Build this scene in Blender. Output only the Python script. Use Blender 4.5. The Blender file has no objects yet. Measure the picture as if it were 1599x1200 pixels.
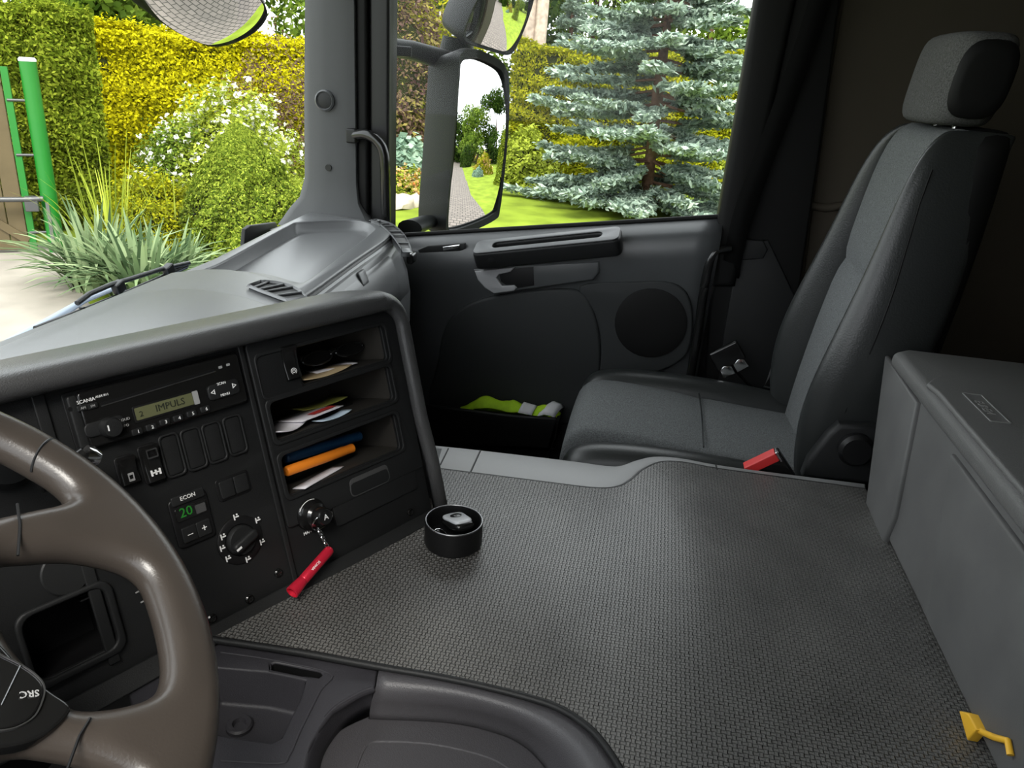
import bpy, bmesh, math, random
import numpy as np
from mathutils import Vector, Matrix

# ------------------------------------------------------------------ camera, world, sun, exposure
SC = bpy.context.scene
COL = SC.collection
EYE = 2.40                      # eye height above the ground outside; cab coordinates below are measured from eye height
F_PX = 1200.0
YAW, PITCH, ROLL = map(math.radians, (9.5, 22.0, 4.0))
D_ = np.array([math.cos(YAW)*math.cos(PITCH), math.sin(YAW)*math.cos(PITCH), -math.sin(PITCH)])
r0 = np.cross(D_, [0, 0, 1.0]); r0 /= np.linalg.norm(r0)
u0 = np.cross(r0, D_)
R_ = r0*math.cos(ROLL) + u0*math.sin(ROLL)
U_ = u0*math.cos(ROLL) - r0*math.sin(ROLL)
cam_data = bpy.data.cameras.new('camera')
cam_data.sensor_fit = 'HORIZONTAL'; cam_data.sensor_width = 36.0
cam_data.lens = 36.0*F_PX/1599.0
cam_data.clip_start = 0.02; cam_data.clip_end = 400
cam = bpy.data.objects.new('camera', cam_data); COL.objects.link(cam)
cam.matrix_world = Matrix(((R_[0], U_[0], -D_[0], 0), (R_[1], U_[1], -D_[1], 0), (R_[2], U_[2], -D_[2], EYE), (0, 0, 0, 1)))
SC.camera = cam

world = bpy.data.worlds.new('overcast_sky'); SC.world = world; world.use_nodes = True
wn = world.node_tree.nodes; wl = world.node_tree.links
bg = wn['Background']; bg.inputs[0].default_value = (0.93, 0.97, 1.0, 1); bg.inputs[1].default_value = 1.0

sun_d = bpy.data.lights.new('sun', 'SUN'); sun_d.energy = 1.6; sun_d.angle = math.radians(25); sun_d.color = (1.0, 0.96, 0.88)
sun = bpy.data.objects.new('sun', sun_d); COL.objects.link(sun)
sun.rotation_euler = (math.radians(38), 0, math.radians(-75)); sun.location = (0, 0, 30)

SC.view_settings.view_transform = 'Standard'; SC.view_settings.look = 'None'
SC.view_settings.gamma = 1.0; SC.view_settings.use_curve_mapping = False
SC.view_settings.exposure = 1.8

# ------------------------------------------------------------------ helpers
rng = np.random.default_rng(7)
random.seed(7)
ORG = {}
def A(*p): return np.array(p, dtype=float)
def unit(v): v = np.asarray(v, float); return v/np.linalg.norm(v)
def ray(u, v): return D_ + R_*(u-799.5)/F_PX - U_*(v-600)/F_PX
def at_x(u, v, x): r = ray(u, v); return r*(x/r[0])
def at_y(u, v, y): r = ray(u, v); return r*(y/r[1])
def at_z(u, v, z): r = ray(u, v); return r*(z/r[2])
def at_plane(u, v, p0, n): r = ray(u, v); return r*((p0@n)/(r@n))

def tag(o, label=None, cat=None, group=None, kind=None):
    if label: o['label'] = label
    if cat: o['category'] = cat
    if group: o['group'] = group
    if kind: o['kind'] = kind
    return o
def root(name, loc, label=None, cat=None, group=None, kind=None):
    o = bpy.data.objects.new(name, None); COL.objects.link(o)
    o.empty_display_size = 0.05
    o.location = (loc[0], loc[1], loc[2]+EYE); ORG[o] = A(*loc)
    return tag(o, label, cat, group, kind)
def place(name, me, V, parent):
    o = bpy.data.objects.new(name, me); COL.objects.link(o)
    lo, hi = V.min(0), V.max(0)
    c = (lo+hi)/2
    if parent is None: c = A(c[0], c[1], lo[2])
    me.transform(Matrix.Translation(-Vector(c)))
    ORG[o] = c
    if parent is None: o.location = (c[0], c[1], c[2]+EYE)
    else:
        o.parent = parent; o.location = Vector(c-ORG[parent])
    return o
def mk(name, verts, faces, mat, parent=None, smooth=False, bevel=0.0, seg=2, sub=0, solid=0.0, auto=None):
    V = np.asarray(verts, float)
    me = bpy.data.meshes.new(name)
    me.from_pydata(V.tolist(), [], [list(f) for f in faces]); me.validate(); me.update()
    bm = bmesh.new(); bm.from_mesh(me); bmesh.ops.remove_doubles(bm, verts=bm.verts, dist=1e-6)
    bmesh.ops.recalc_face_normals(bm, faces=bm.faces); bm.to_mesh(me); bm.free()
    me.materials.append(mat)
    o = place(name, me, V, parent)
    if solid:
        m = o.modifiers.new('thickness', 'SOLIDIFY'); m.thickness = abs(solid); m.offset = -1 if solid > 0 else 1
    if bevel:
        m = o.modifiers.new('bevel', 'BEVEL'); m.width = bevel; m.segments = seg; m.limit_method = 'ANGLE'; m.angle_limit = math.radians(35)
    if sub:
        m = o.modifiers.new('sub', 'SUBSURF'); m.levels = sub; m.render_levels = sub
    if smooth or sub or (bevel and seg > 1):
        me.shade_smooth()
        if bevel and not sub:
            m = o.modifiers.new('wn', 'WEIGHTED_NORMAL'); m.keep_sharp = True
    return o
class Fr:
    def __init__(s, o, ex, ey, ez=None):
        s.o = np.asarray(o, float); s.ex = unit(ex); s.ey = unit(ey); s.ez = unit(np.cross(s.ex, s.ey)) if ez is None else unit(ez)
    def p(s, a, b, c=0.0): return s.o + s.ex*a + s.ey*b + s.ez*c
    def uv(s, u, v):
        q = at_plane(u, v, s.o, s.ez) - s.o
        return (float(q@s.ex), float(q@s.ey))
    def at(s, a, b, c=0.0): return Fr(s.p(a, b, c), s.ex, s.ey, s.ez)
    def rot(s, ang):
        c, d = math.cos(ang), math.sin(ang)
        return Fr(s.o, s.ex*c+s.ey*d, -s.ex*d+s.ey*c, s.ez)
WORLD = Fr((0, 0, 0), (1, 0, 0), (0, 1, 0))
def box(name, fr, a0, a1, b0, b1, c0, c1, mat, parent=None, bevel=0.0, seg=2):
    P = [fr.p(a, b, c) for c in (c0, c1) for a, b in ((a0, b0), (a1, b0), (a1, b1), (a0, b1))]
    return mk(name, P, [(0, 1, 2, 3), (4, 5, 6, 7), (0, 1, 5, 4), (1, 2, 6, 5), (2, 3, 7, 6), (3, 0, 4, 7)], mat, parent, bevel=bevel, seg=seg)
def rrect(a0, a1, b0, b1, r, n=4):
    pts = []
    r = min(r, abs(a1-a0)/2.01, abs(b1-b0)/2.01)
    for cx, cy, s in ((a1-r, b1-r, 0), (a0+r, b1-r, 1), (a0+r, b0+r, 2), (a1-r, b0+r, 3)):
        for k in range(n+1):
            f = (s + k/n)*math.pi/2
            pts.append((cx+r*math.cos(f), cy+r*math.sin(f)))
    return pts
def circle(cx, cy, r, n=28, ry=None):
    ry = ry or r
    return [(cx+r*math.cos(2*math.pi*k/n), cy+ry*math.sin(2*math.pi*k/n)) for k in range(n)]
def catmull(pts, n=6, closed=True):
    P = [np.array(p, float) for p in pts]; out = []; m = len(P)
    rngk = range(m) if closed else range(m-1)
    for i in rngk:
        p0, p1, p2, p3 = (P[(i-1) % m] if closed or i > 0 else P[0]), P[i], P[(i+1) % m], (P[(i+2) % m] if closed or i+2 < m else P[-1])
        for k in range(n):
            t = k/n
            out.append(0.5*((2*p1)+(-p0+p2)*t+(2*p0-5*p1+4*p2-p3)*t*t+(-p0+3*p1-3*p2+p3)*t**3))
    if not closed: out.append(P[-1])
    return out
def curve_mesh(cu):
    o = bpy.data.objects.new('tmp', cu); COL.objects.link(o)
    dg = bpy.context.evaluated_depsgraph_get()
    me = bpy.data.meshes.new_from_object(o.evaluated_get(dg))
    V = np.zeros(len(me.vertices)*3); me.vertices.foreach_get('co', V)
    F = [tuple(p.vertices) for p in me.polygons]
    bpy.data.objects.remove(o); bpy.data.curves.remove(cu); bpy.data.meshes.remove(me)
    return V.reshape(-1, 3), F
def plate(name, fr, outer, holes, c0, c1, mat, parent=None, bevel=0.0, res=2, smooth=True):
    """flat plate with holes in the plane of fr, from height c0 to c1, edges rounded by bevel"""
    cu = bpy.data.curves.new('tmp', 'CURVE'); cu.dimensions = '2D'; cu.fill_mode = 'BOTH'
    for poly in [outer]+list(holes):
        sp = cu.splines.new('POLY'); sp.points.add(len(poly)-1); sp.use_cyclic_u = True
        for k, q in enumerate(poly): sp.points[k].co = (q[0], q[1], 0, 1)
    h = (c1-c0)/2; bevel = min(bevel, h*0.98)
    cu.extrude = max(h-bevel, 0); cu.bevel_depth = bevel; cu.bevel_resolution = res; cu.offset = -bevel
    V, Fc = curve_mesh(cu)
    W = fr.o + V[:, :1]*fr.ex + V[:, 1:2]*fr.ey + (V[:, 2:3]+(c0+c1)/2)*fr.ez
    o = mk(name, W, Fc, mat, parent)
    if smooth and bevel:
        o.data.shade_smooth()
        try: o.data.set_sharp_from_angle(angle=math.radians(38))
        except Exception: pass
    return o
def text(name, fr, s, size, mat, parent, depth=0.0004, bold=False, align='CENTER'):
    cu = bpy.data.curves.new('tmp', 'FONT'); cu.body = s; cu.size = size; cu.align_x = align; cu.align_y = 'CENTER'; cu.extrude = depth
    cu.resolution_u = 2
    V, Fc = curve_mesh(cu)
    W = fr.o + V[:, :1]*fr.ex + V[:, 1:2]*fr.ey + V[:, 2:3]*fr.ez
    return mk(name, W, Fc, mat, parent)
def loft(name, secs, mat, parent=None, closed=True, caps=True, sub=0, smooth=True, solid=0.0, cyc=False):
    n = len(secs[0]); V = [p for s in secs for p in s]; Fc = []
    m = len(secs)
    for i in range(m if cyc else m-1):
        for j in range(n if closed else n-1):
            a, b = i*n+j, i*n+(j+1) % n
            i2 = (i+1) % m
            Fc.append((a, b, i2*n+(j+1) % n, i2*n+j))
    if closed and caps and not cyc:
        Fc.append(tuple(range(n))[::-1]); Fc.append(tuple((m-1)*n+k for k in range(n)))
    o = mk(name, V, Fc, mat, parent, smooth=smooth, sub=sub, solid=solid)
    if smooth and caps and not sub:
        try: o.data.set_sharp_from_angle(angle=math.radians(50))
        except Exception: pass
    return o
def sec(c, ax, ay, a, b, n=16, p=2.0):
    c, ax, ay = np.asarray(c, float), np.asarray(ax, float), np.asarray(ay, float); out = []
    for k in range(n):
        f = 2*math.pi*k/n; cs, sn = math.cos(f), math.sin(f)
        out.append(c + ax*a*math.copysign(abs(cs)**(2/p), cs) + ay*b*math.copysign(abs(sn)**(2/p), sn))
    return out
def tube(name, path, rad, mat, parent=None, n=10, cyc=False, flat=1.0, ref=(0, 0, 1)):
    P = [np.asarray(p, float) for p in path]; secs = []; m = len(P)
    for i in range(m):
        t = unit((P[(i+1) % m] if cyc or i < m-1 else P[i]) - (P[i-1] if cyc or i > 0 else P[i]))
        a = np.cross(t, ref)
        if np.linalg.norm(a) < 1e-3: a = np.cross(t, (1, 0, 0.01))
        a = unit(a); b = np.cross(a, t)
        r = rad[i] if hasattr(rad, '__len__') else rad
        secs.append([P[i]+a*r*math.cos(2*math.pi*k/n)+b*r*flat*math.sin(2*math.pi*k/n) for k in range(n)])
    return loft(name, secs, mat, parent, cyc=cyc)
def lathe(name, fr, prof, mat, parent=None, n=32, sharp=35):
    """prof: list of (radius, height along fr.ez)"""
    V = []; Fc = []; m = len(prof)
    for r, h in prof:
        for k in range(n):
            f = 2*math.pi*k/n; V.append(fr.p(r*math.cos(f), r*math.sin(f), h))
    for i in range(m-1):
        for k in range(n): Fc.append((i*n+k, i*n+(k+1) % n, (i+1)*n+(k+1) % n, (i+1)*n+k))
    Fc.append(tuple(range(n))[::-1]); Fc.append(tuple((m-1)*n+k for k in range(n)))
    o = mk(name, V, Fc, mat, parent, smooth=True)
    o.data.set_sharp_from_angle(angle=math.radians(sharp))
    return o

# ------------------------------------------------------------------ materials
M = {}
def mat(name, col, rough=0.5, spec=0.5, metal=0.0, var=0.0, vscale=8.0, bump=0.0, bscale=400.0, emit=None, estr=0.0, detail=3.0):
    m = bpy.data.materials.new(name); m.use_nodes = True; M[name] = m
    nt = m.node_tree; N = nt.nodes; L = nt.links; b = N['Principled BSDF']
    b.inputs['Base Color'].default_value = (*col, 1); b.inputs['Roughness'].default_value = rough
    b.inputs['Specular IOR Level'].default_value = spec; b.inputs['Metallic'].default_value = metal
    if emit: b.inputs['Emission Color'].default_value = (*emit, 1); b.inputs['Emission Strength'].default_value = estr
    tc = N.new('ShaderNodeNewGeometry')
    if var:
        nz = N.new('ShaderNodeTexNoise'); nz.inputs['Scale'].default_value = vscale; nz.inputs['Detail'].default_value = detail
        L.new(tc.outputs['Position'], nz.inputs['Vector'])
        rp = N.new('ShaderNodeValToRGB'); rp.color_ramp.elements[0].position = 0.3; rp.color_ramp.elements[1].position = 0.7
        rp.color_ramp.elements[0].color = (*[c*(1-var) for c in col], 1); rp.color_ramp.elements[1].color = (*[min(1, c*(1+var)) for c in col], 1)
        L.new(nz.outputs['Fac'], rp.inputs['Fac']); L.new(rp.outputs['Color'], b.inputs['Base Color'])
    if bump:
        nb = N.new('ShaderNodeTexNoise'); nb.inputs['Scale'].default_value = bscale; nb.inputs['Detail'].default_value = 2.0
        L.new(tc.outputs['Position'], nb.inputs['Vector'])
        bp = N.new('ShaderNodeBump'); bp.inputs['Strength'].default_value = bump; bp.inputs['Distance'].default_value = 0.001
        L.new(nb.outputs['Fac'], bp.inputs['Height']); L.new(bp.outputs['Normal'], b.inputs['Normal'])
    return m
mat('plastic_dark', (0.012, 0.0125, 0.013), 0.5, 0.3, bump=0.25, bscale=900)
mat('plastic_black', (0.006, 0.006, 0.0065), 0.45, 0.35)
mat('plastic_gloss', (0.008, 0.008, 0.008), 0.18, 0.5)
mat('plastic_hood', (0.06, 0.06, 0.061), 0.32, 0.55, bump=0.5, bscale=700)
mat('plastic_dash', (0.13, 0.133, 0.137), 0.30, 0.6, bump=0.2, bscale=900)
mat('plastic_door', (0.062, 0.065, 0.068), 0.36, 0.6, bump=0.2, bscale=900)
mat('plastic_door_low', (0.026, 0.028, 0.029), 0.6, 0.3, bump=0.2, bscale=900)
mat('plastic_rim', (0.20, 0.20, 0.20), 0.36, 0.65, bump=0.3, bscale=900)
mat('plastic_tray', (0.030, 0.029, 0.034), 0.5, 0.4, bump=0.3, bscale=700)
mat('plastic_near', (0.055, 0.053, 0.058), 0.42, 0.5, bump=0.4, bscale=800)
mat('plastic_silver', (0.32, 0.32, 0.33), 0.4, 0.5)
mat('plastic_box', (0.095, 0.095, 0.094), 0.55, 0.35, var=0.12, vscale=14, bump=0.15, bscale=900)
mat('plastic_lid', (0.10, 0.10, 0.098), 0.5, 0.45, bump=0.6, bscale=600)
mat('pillar_trim', (0.066, 0.068, 0.070), 0.6, 0.3, bump=0.3, bscale=800)
mat('rubber_black', (0.005, 0.005, 0.005), 0.6, 0.2)
mat('leather_black', (0.02, 0.022, 0.022), 0.36, 0.5, bump=0.35, bscale=350)
mat('fabric_seat', (0.12, 0.126, 0.128), 0.9, 0.15, var=0.35, vscale=420, bump=0.8, bscale=600)
mat('fabric_head', (0.08, 0.08, 0.079), 0.95, 0.1, var=0.35, vscale=420, bump=0.8, bscale=600)
mat('belt_black', (0.005, 0.005, 0.005), 0.9, 0.05, bump=0.3, bscale=500)
mat('wall_brown', (0.045, 0.038, 0.028), 0.8, 0.2, bump=0.3, bscale=300)
mat('headliner', (0.18, 0.175, 0.165), 0.9, 0.1)
mat('floor_dark', (0.02, 0.02, 0.02), 0.8, 0.2)
mat('leather_wheel', (0.040, 0.033, 0.028), 0.30, 0.5, var=0.18, vscale=9, bump=0.12, bscale=500)
mat('chrome', (0.8, 0.8, 0.8), 0.15, 0.5, 1.0)
mat('metal_grey', (0.35, 0.35, 0.36), 0.35, 0.5, 1.0)
mat('white_print', (0.75, 0.75, 0.75), 0.6)
mat('grey_print', (0.3, 0.3, 0.3), 0.6)
mat('lcd', (0.115, 0.12, 0.06), 0.35, 0.4)
mat('lcd_ink', (0.015, 0.018, 0.01), 0.6)
mat('led_green', (0.005, 0.04, 0.005), 0.5, emit=(0.03, 0.5, 0.04), estr=0.06)
mat('red_metal', (0.66, 0.02, 0.05), 0.32, 0.5, 0.45)
mat('red_plastic', (0.6, 0.03, 0.03), 0.4)
mat('paper_white', (0.7, 0.68, 0.72), 0.7, var=0.06, vscale=60)
mat('paper_kraft', (0.5, 0.38, 0.22), 0.75, var=0.1, vscale=40)
mat('paper_red', (0.62, 0.05, 0.04), 0.6)
mat('paper_blue', (0.55, 0.68, 0.8), 0.7)
mat('paper_olive', (0.30, 0.30, 0.06), 0.7)
mat('blue_plastic', (0.012, 0.075, 0.19), 0.4)
mat('orange_plastic', (0.85, 0.24, 0.015), 0.5)
mat('hi_vis', (0.42, 0.70, 0.01), 0.7, var=0.15, vscale=40, emit=None)
mat('reflective', (0.7, 0.7, 0.72), 0.3)
mat('yellow_plastic', (0.8, 0.45, 0.03), 0.5)
mat('fob_silver', (0.55, 0.57, 0.6), 0.22, 0.6)
mat('mirror_glass', (0.9, 0.92, 0.92), 0.0, 0.5, 1.0)
mat('mirror_shell', (0.012, 0.014, 0.0135), 0.5, 0.15)
mat('wiper_black', (0.02, 0.021, 0.023), 0.4, 0.5)
mat('wiper_blue', (0.30, 0.36, 0.45), 0.4, 0.5)

mat('emboss_grey', (0.17, 0.17, 0.165), 0.4)
mat('shelf_brown', (0.034, 0.031, 0.027), 0.6, 0.3, bump=0.3, bscale=500)
def weave_mat():
    m = bpy.data.materials.new('rubber_weave'); m.use_nodes = True; M['rubber_weave'] = m
    nt = m.node_tree; N = nt.nodes; L = nt.links; b = N['Principled BSDF']
    b.inputs['Roughness'].default_value = 0.40; b.inputs['Specular IOR Level'].default_value = 0.8
    g = N.new('ShaderNodeNewGeometry')
    sx = N.new('ShaderNodeSeparateXYZ'); L.new(g.outputs['Position'], sx.inputs[0])
    def math_(op, a, b_=None, c=None):
        n = N.new('ShaderNodeMath'); n.operation = op
        for i, q in enumerate((a, b_, c)):
            if q is None: continue
            if isinstance(q, (int, float)): n.inputs[i].default_value = q
            else: L.new(q, n.inputs[i])
        return n.outputs[0]
    x = math_('MULTIPLY', sx.outputs['X'], 1/0.0051); y = math_('MULTIPLY', sx.outputs['Y'], 1/0.0051)
    fx = math_('ABSOLUTE', math_('SUBTRACT', math_('FRACT', x), 0.5)); fy = math_('ABSOLUTE', math_('SUBTRACT', math_('FRACT', y), 0.5))
    chk = math_('MODULO', math_('ADD', math_('FLOOR', x), math_('FLOOR', y)), 2.0)
    chk = math_('ABSOLUTE', chk)
    # bar along x in even cells, along y in odd cells
    ha = math_('SUBTRACT', fy, math_('MULTIPLY', fx, 0.15)); hb = math_('SUBTRACT', fx, math_('MULTIPLY', fy, 0.15))
    mixn = N.new('ShaderNodeMix'); mixn.data_type = 'FLOAT'; L.new(chk, mixn.inputs[0]); L.new(ha, mixn.inputs[2]); L.new(hb, mixn.inputs[3])
    mr = N.new('ShaderNodeMapRange'); mr.inputs[1].default_value = 0.22; mr.inputs[2].default_value = 0.40; mr.inputs[3].default_value = 1.0; mr.inputs[4].default_value = 0.0
    mr.interpolation_type = 'SMOOTHSTEP'; L.new(mixn.outputs[0], mr.inputs[0])
    bp = N.new('ShaderNodeBump'); bp.inputs['Strength'].default_value = 0.9; bp.inputs['Distance'].default_value = 0.0018
    L.new(mr.outputs[0], bp.inputs['Height']); L.new(bp.outputs['Normal'], b.inputs['Normal'])
    nz = N.new('ShaderNodeTexNoise'); nz.inputs['Scale'].default_value = 7.0; nz.inputs['Detail'].default_value = 4.0; L.new(g.outputs['Position'], nz.inputs['Vector'])
    rp = N.new('ShaderNodeValToRGB'); rp.color_ramp.elements[0].position = 0.35; rp.color_ramp.elements[1].position = 0.72
    rp.color_ramp.elements[0].color = (0.085, 0.083, 0.079, 1); rp.color_ramp.elements[1].color = (0.15, 0.147, 0.139, 1)
    L.new(nz.outputs['Fac'], rp.inputs['Fac'])
    dk = N.new('ShaderNodeMix'); dk.data_type = 'RGBA'; dk.blend_type = 'MULTIPLY'; dk.inputs[0].default_value = 1.0
    gr = N.new('ShaderNodeMapRange'); gr.inputs[3].default_value = 0.22; gr.inputs[4].default_value = 1.0; L.new(mr.outputs[0], gr.inputs[0])
    L.new(rp.outputs['Color'], dk.inputs[6]); L.new(gr.outputs[0], dk.inputs[7]); L.new(dk.outputs[2], b.inputs['Base Color'])
weave_mat()

def glass_mat(name, tint, refl):
    m = bpy.data.materials.new(name); m.use_nodes = True; M[name] = m
    nt = m.node_tree; N = nt.nodes; L = nt.links; N.remove(N['Principled BSDF'])
    tr = N.new('ShaderNodeBsdfTransparent'); tr.inputs[0].default_value = (*tint, 1)
    gl = N.new('ShaderNodeBsdfGlossy'); gl.inputs['Roughness'].default_value = 0.0
    lw = N.new('ShaderNodeLayerWeight'); lw.inputs['Blend'].default_value = 0.5
    pw_ = N.new('ShaderNodeMath'); pw_.operation = 'POWER'; pw_.inputs[1].default_value = 5.0; L.new(lw.outputs['Facing'], pw_.inputs[0])
    mu = N.new('ShaderNodeMath'); mu.operation = 'MULTIPLY_ADD'; mu.inputs[1].default_value = refl; mu.inputs[2].default_value = 0.010; L.new(pw_.outputs[0], mu.inputs[0])
    mx = N.new('ShaderNodeMixShader'); L.new(mu.outputs[0], mx.inputs[0]); L.new(tr.outputs[0], mx.inputs[1]); L.new(gl.outputs[0], mx.inputs[2])
    L.new(mx.outputs[0], N['Material Output'].inputs[0])
glass_mat('window_glass', (0.96, 0.98, 0.965), 0.5)

def leaf_mat(name, cols, trans=0.35, rough=0.6):
    m = bpy.data.materials.new(name); m.use_nodes = True; M[name] = m
    nt = m.node_tree; N = nt.nodes; L = nt.links; N.remove(N['Principled BSDF'])
    g = N.new('ShaderNodeNewGeometry'); rp = N.new('ShaderNodeValToRGB'); el = rp.color_ramp.elements
    while len(el) < len(cols): el.new(0.5)
    for k, c in enumerate(cols):
        el[k].position = k/(len(cols)-1); el[k].color = (*c, 1)
    L.new(g.outputs['Random Per Island'], rp.inputs['Fac'])
    d = N.new('ShaderNodeBsdfDiffuse'); t = N.new('ShaderNodeBsdfTranslucent'); L.new(rp.outputs['Color'], d.inputs[0]); L.new(rp.outputs['Color'], t.inputs[0])
    mx = N.new('ShaderNodeMixShader'); mx.inputs[0].default_value = trans; L.new(d.outputs[0], mx.inputs[1]); L.new(t.outputs[0], mx.inputs[2])
    L.new(mx.outputs[0], N['Material Output'].inputs[0])
    return m

# ------------------------------------------------------------------ cab shell (the setting)
def struct(o): o['kind'] = 'structure'; return o
struct(box('floor', WORLD, -0.08, 1.95, -1.3, 0.98, -1.26, -1.2, M['floor_dark']))
struct(plate('ceiling', WORLD, [(-0.12, -1.3), (2.0, -1.3), (2.0, 0.80), (-0.12, 0.80)], [], 0.62, 0.68, M['headliner']))
struct(box('wall_rear', WORLD, -0.12, 2.0, -1.36, -1.3, -1.2, 0.62, M['wall_brown']))
wr = struct(box('wall_right', WORLD, 1.93, 1.99, -1.3, -0.30, -1.2, 0.62, M['wall_brown']))
struct(box('wall_left', WORLD, -0.16, -0.10, -1.3, -0.04, -1.2, 0.62, M['wall_brown']))  # unseen cab wall, run further forward to cut light from the driver's side
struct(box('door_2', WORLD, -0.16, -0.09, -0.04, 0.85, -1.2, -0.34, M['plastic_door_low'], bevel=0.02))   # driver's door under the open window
struct(box('wall_side', WORLD, 1.86, 1.95, 0.66, 0.98, -1.2, -0.42, M['plastic_black']))
struct(box('wall_front', WORLD, -0.10, 1.95, 0.93, 0.98, -1.2, -0.50, M['plastic_black']))
struct(box('trim_1', WORLD, -0.10, 1.95, 0.78, 0.90, 0.50, 0.62, M['pillar_trim'], bevel=0.02))          # header over the windscreen
struct(box('trim_2', WORLD, 1.84, 1.95, -0.35, 0.82, 0.42, 0.62, M['pillar_trim'], bevel=0.02))           # header over the side window
struct(box('trim_3', WORLD, -0.14, -0.06, 0.80, 0.93, -0.40, 0.62, M['pillar_trim'], bevel=0.02))         # far A-pillar beside the driver
# rear side panel line behind the seat
pw = root('trim_4', (1.93, -0.6, -0.5), kind='structure')
tube('rail', [at_x(1262, 320, 1.925), at_x(1290, 325, 1.925), at_x(1340, 318, 1.925), at_x(1390, 290, 1.925)], 0.010, M['wall_brown'], pw)
tube('edge_bead', [at_x(1312, 0, 1.93), at_x(1285, 170, 1.93), at_x(1245, 480, 1.93)], 0.007, M['wall_brown'], pw)

# A-pillar beside the passenger window
ap = root('trim_5', (1.87, 0.8, -0.36), kind='structure')
def pil_sec(z, y0, y1, x=1.862):
    return [A(x+0.10, y0, z), A(x, y0, z), A(x-0.006, y0+0.02, z), A(x-0.010, (y0+y1)/2, z), A(x-0.004, y1-0.03, z), A(x+0.012, y1-0.008, z), A(x+0.05, y1+0.005, z), A(x+0.10, y1+0.0, z)]
zs = [(-0.40, 0.69, 0.955, 1.83), (-0.36, 0.715, 0.93, 1.845), (-0.33, 0.735, 0.905, 1.856), (-0.28, 0.742, 0.892, 1.862), (-0.1, 0.742, 0.886, 1.862), (0.2, 0.742, 0.872, 1.862), (0.62, 0.742, 0.85, 1.862)]
loft('pillar_cover', [pil_sec(z, a, b, x) for z, a, b, x in zs], M['pillar_trim'], ap)
box('door_seal', WORLD, 1.872, 1.95, 0.715, 0.744, -0.42, 0.62, M['rubber_black'], ap, bevel=0.008)
box('door_frame', WORLD, 1.885, 1.95, 0.664, 0.717, -0.42, 0.62, M['plastic_black'], ap, bevel=0.01)
apf = Fr(A(1.852, 0, 0), (0, -1, 0), (0, 0, 1), (-1, 0, 0))
c = apf.uv(508, 157)
g = lathe('speaker_ring', apf.at(c[0], c[1]), [(0.0245, 0), (0.0245, 0.006), (0.021, 0.009), (0.0185, 0.006), (0.0185, 0.003)], M['plastic_door'], ap)
lathe('speaker_grille', apf.at(c[0], c[1]), [(0.0185, 0), (0.0185, 0.0055), (0.012, 0.0075)], M['plastic_dark'], ap)
c = apf.uv(513, 262)
lathe('screw_hole', apf.at(c[0], c[1]), [(0.008, 0), (0.008, 0.0022)], M['plastic_black'], ap)
gh = root('grab_handle', at_x(600, 335, 1.85), 'curved black grab handle on the pillar left of the side window', 'handle')
hp = catmull([at_x(551, 212, 1.855), at_x(572, 210, 1.835), at_x(591, 222, 1.83), at_x(600, 245, 1.83), at_x(602, 290, 1.832), at_x(603, 345, 1.84)], 5, closed=False)
tube('grip', hp, 0.0125, M['plastic_gloss'], gh, n=12)
box('mount', Fr(at_x(553, 211, 1.862), (0, -1, 0), (0, 0, 1), (-1, 0, 0)), -0.014, 0.012, -0.018, 0.016, -0.004, 0.022, M['plastic_black'], gh, bevel=0.004)

# B-pillar behind the door
bp_ = root('trim_6', (1.9, -0.25, -1.2), kind='structure')
def qcol(name, pxs, x0, x1, mt, par, bevel=0.01):
    P = [at_x(u, v, x0) for u, v in pxs]
    fr = Fr(A(x0, 0, 0), (0, -1, 0), (0, 0, 1), (-1, 0, 0))
    return plate(name, fr, [(-p[1], p[2]) for p in P], [], -(x1-x0), 0, mt, par, bevel=bevel)
qcol('window_post', [(1222, -260), (1300, -260), (1148, 450), (1112, 450), (1122, 338), (1150, 180)], 1.868, 1.95, M['rubber_black'], bp_, 0.016)
qcol('pillar_cover', [(1240, -260), (1375, -260), (1312, 0), (1280, 240), (1246, 470), (1215, 720), (1090, 720), (1110, 470), (1165, 230)], 1.89, 1.96, M['rubber_black'], bp_, 0.006)
qcol('pillar_base_cover', [(1155, 380), (1200, 375), (1245, 470), (1215, 720), (1110, 720), (1130, 520)], 1.885, 1.9, M['plastic_dark'], bp_, 0.004)
qcol('anchor_cover', [(1158, 374), (1192, 376), (1199, 390), (1192, 404), (1157, 407)], 1.878, 1.89, M['plastic_dark'], bp_, 0.003)
tube('door_weatherstrip', catmull([at_x(1140, 388, 1.862), at_x(1120, 392, 1.852), at_x(1108, 410, 1.85), at_x(1098, 460, 1.85), at_x(1088, 530, 1.852), at_x(1076, 600, 1.856)], 5, closed=False), 0.011, M['plastic_gloss'], bp_)

# passenger door
def sill(y): return -0.287 - (y+0.137)*(0.118/0.749)
door = root('door_1', (1.88, 0.25, -1.15), 'grey plastic inner door panel below the side window', None, kind='structure')
prof = [(1.925, -0.002), (1.903, 0.0), (1.890, -0.003), (1.856, -0.022), (1.842, -0.036), (1.842, -0.085), (1.856, -0.14), (1.866, -0.19), (1.872, -0.30), (1.875, -0.82)]
secs = []
for y in np.linspace(-0.158, 0.66, 15):
    bow = 0.0
    secs.append([A(px - (0.012 if 0 < i < 6 else 0.0)*0.0 + bow, y, sill(y)+dz) for i, (px, dz) in enumerate(prof)])
loft('panel', secs, M['plastic_door'], door, closed=False, caps=False, solid=-0.004)
box('outer_skin', WORLD, 1.935, 1.95, -0.32, 0.68, -1.15, -0.44, M['plastic_black'], door)
DX = lambda x: Fr(A(x, 0, 0), (0, -1, 0), (0, 0, 1), (-1, 0, 0))
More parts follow.
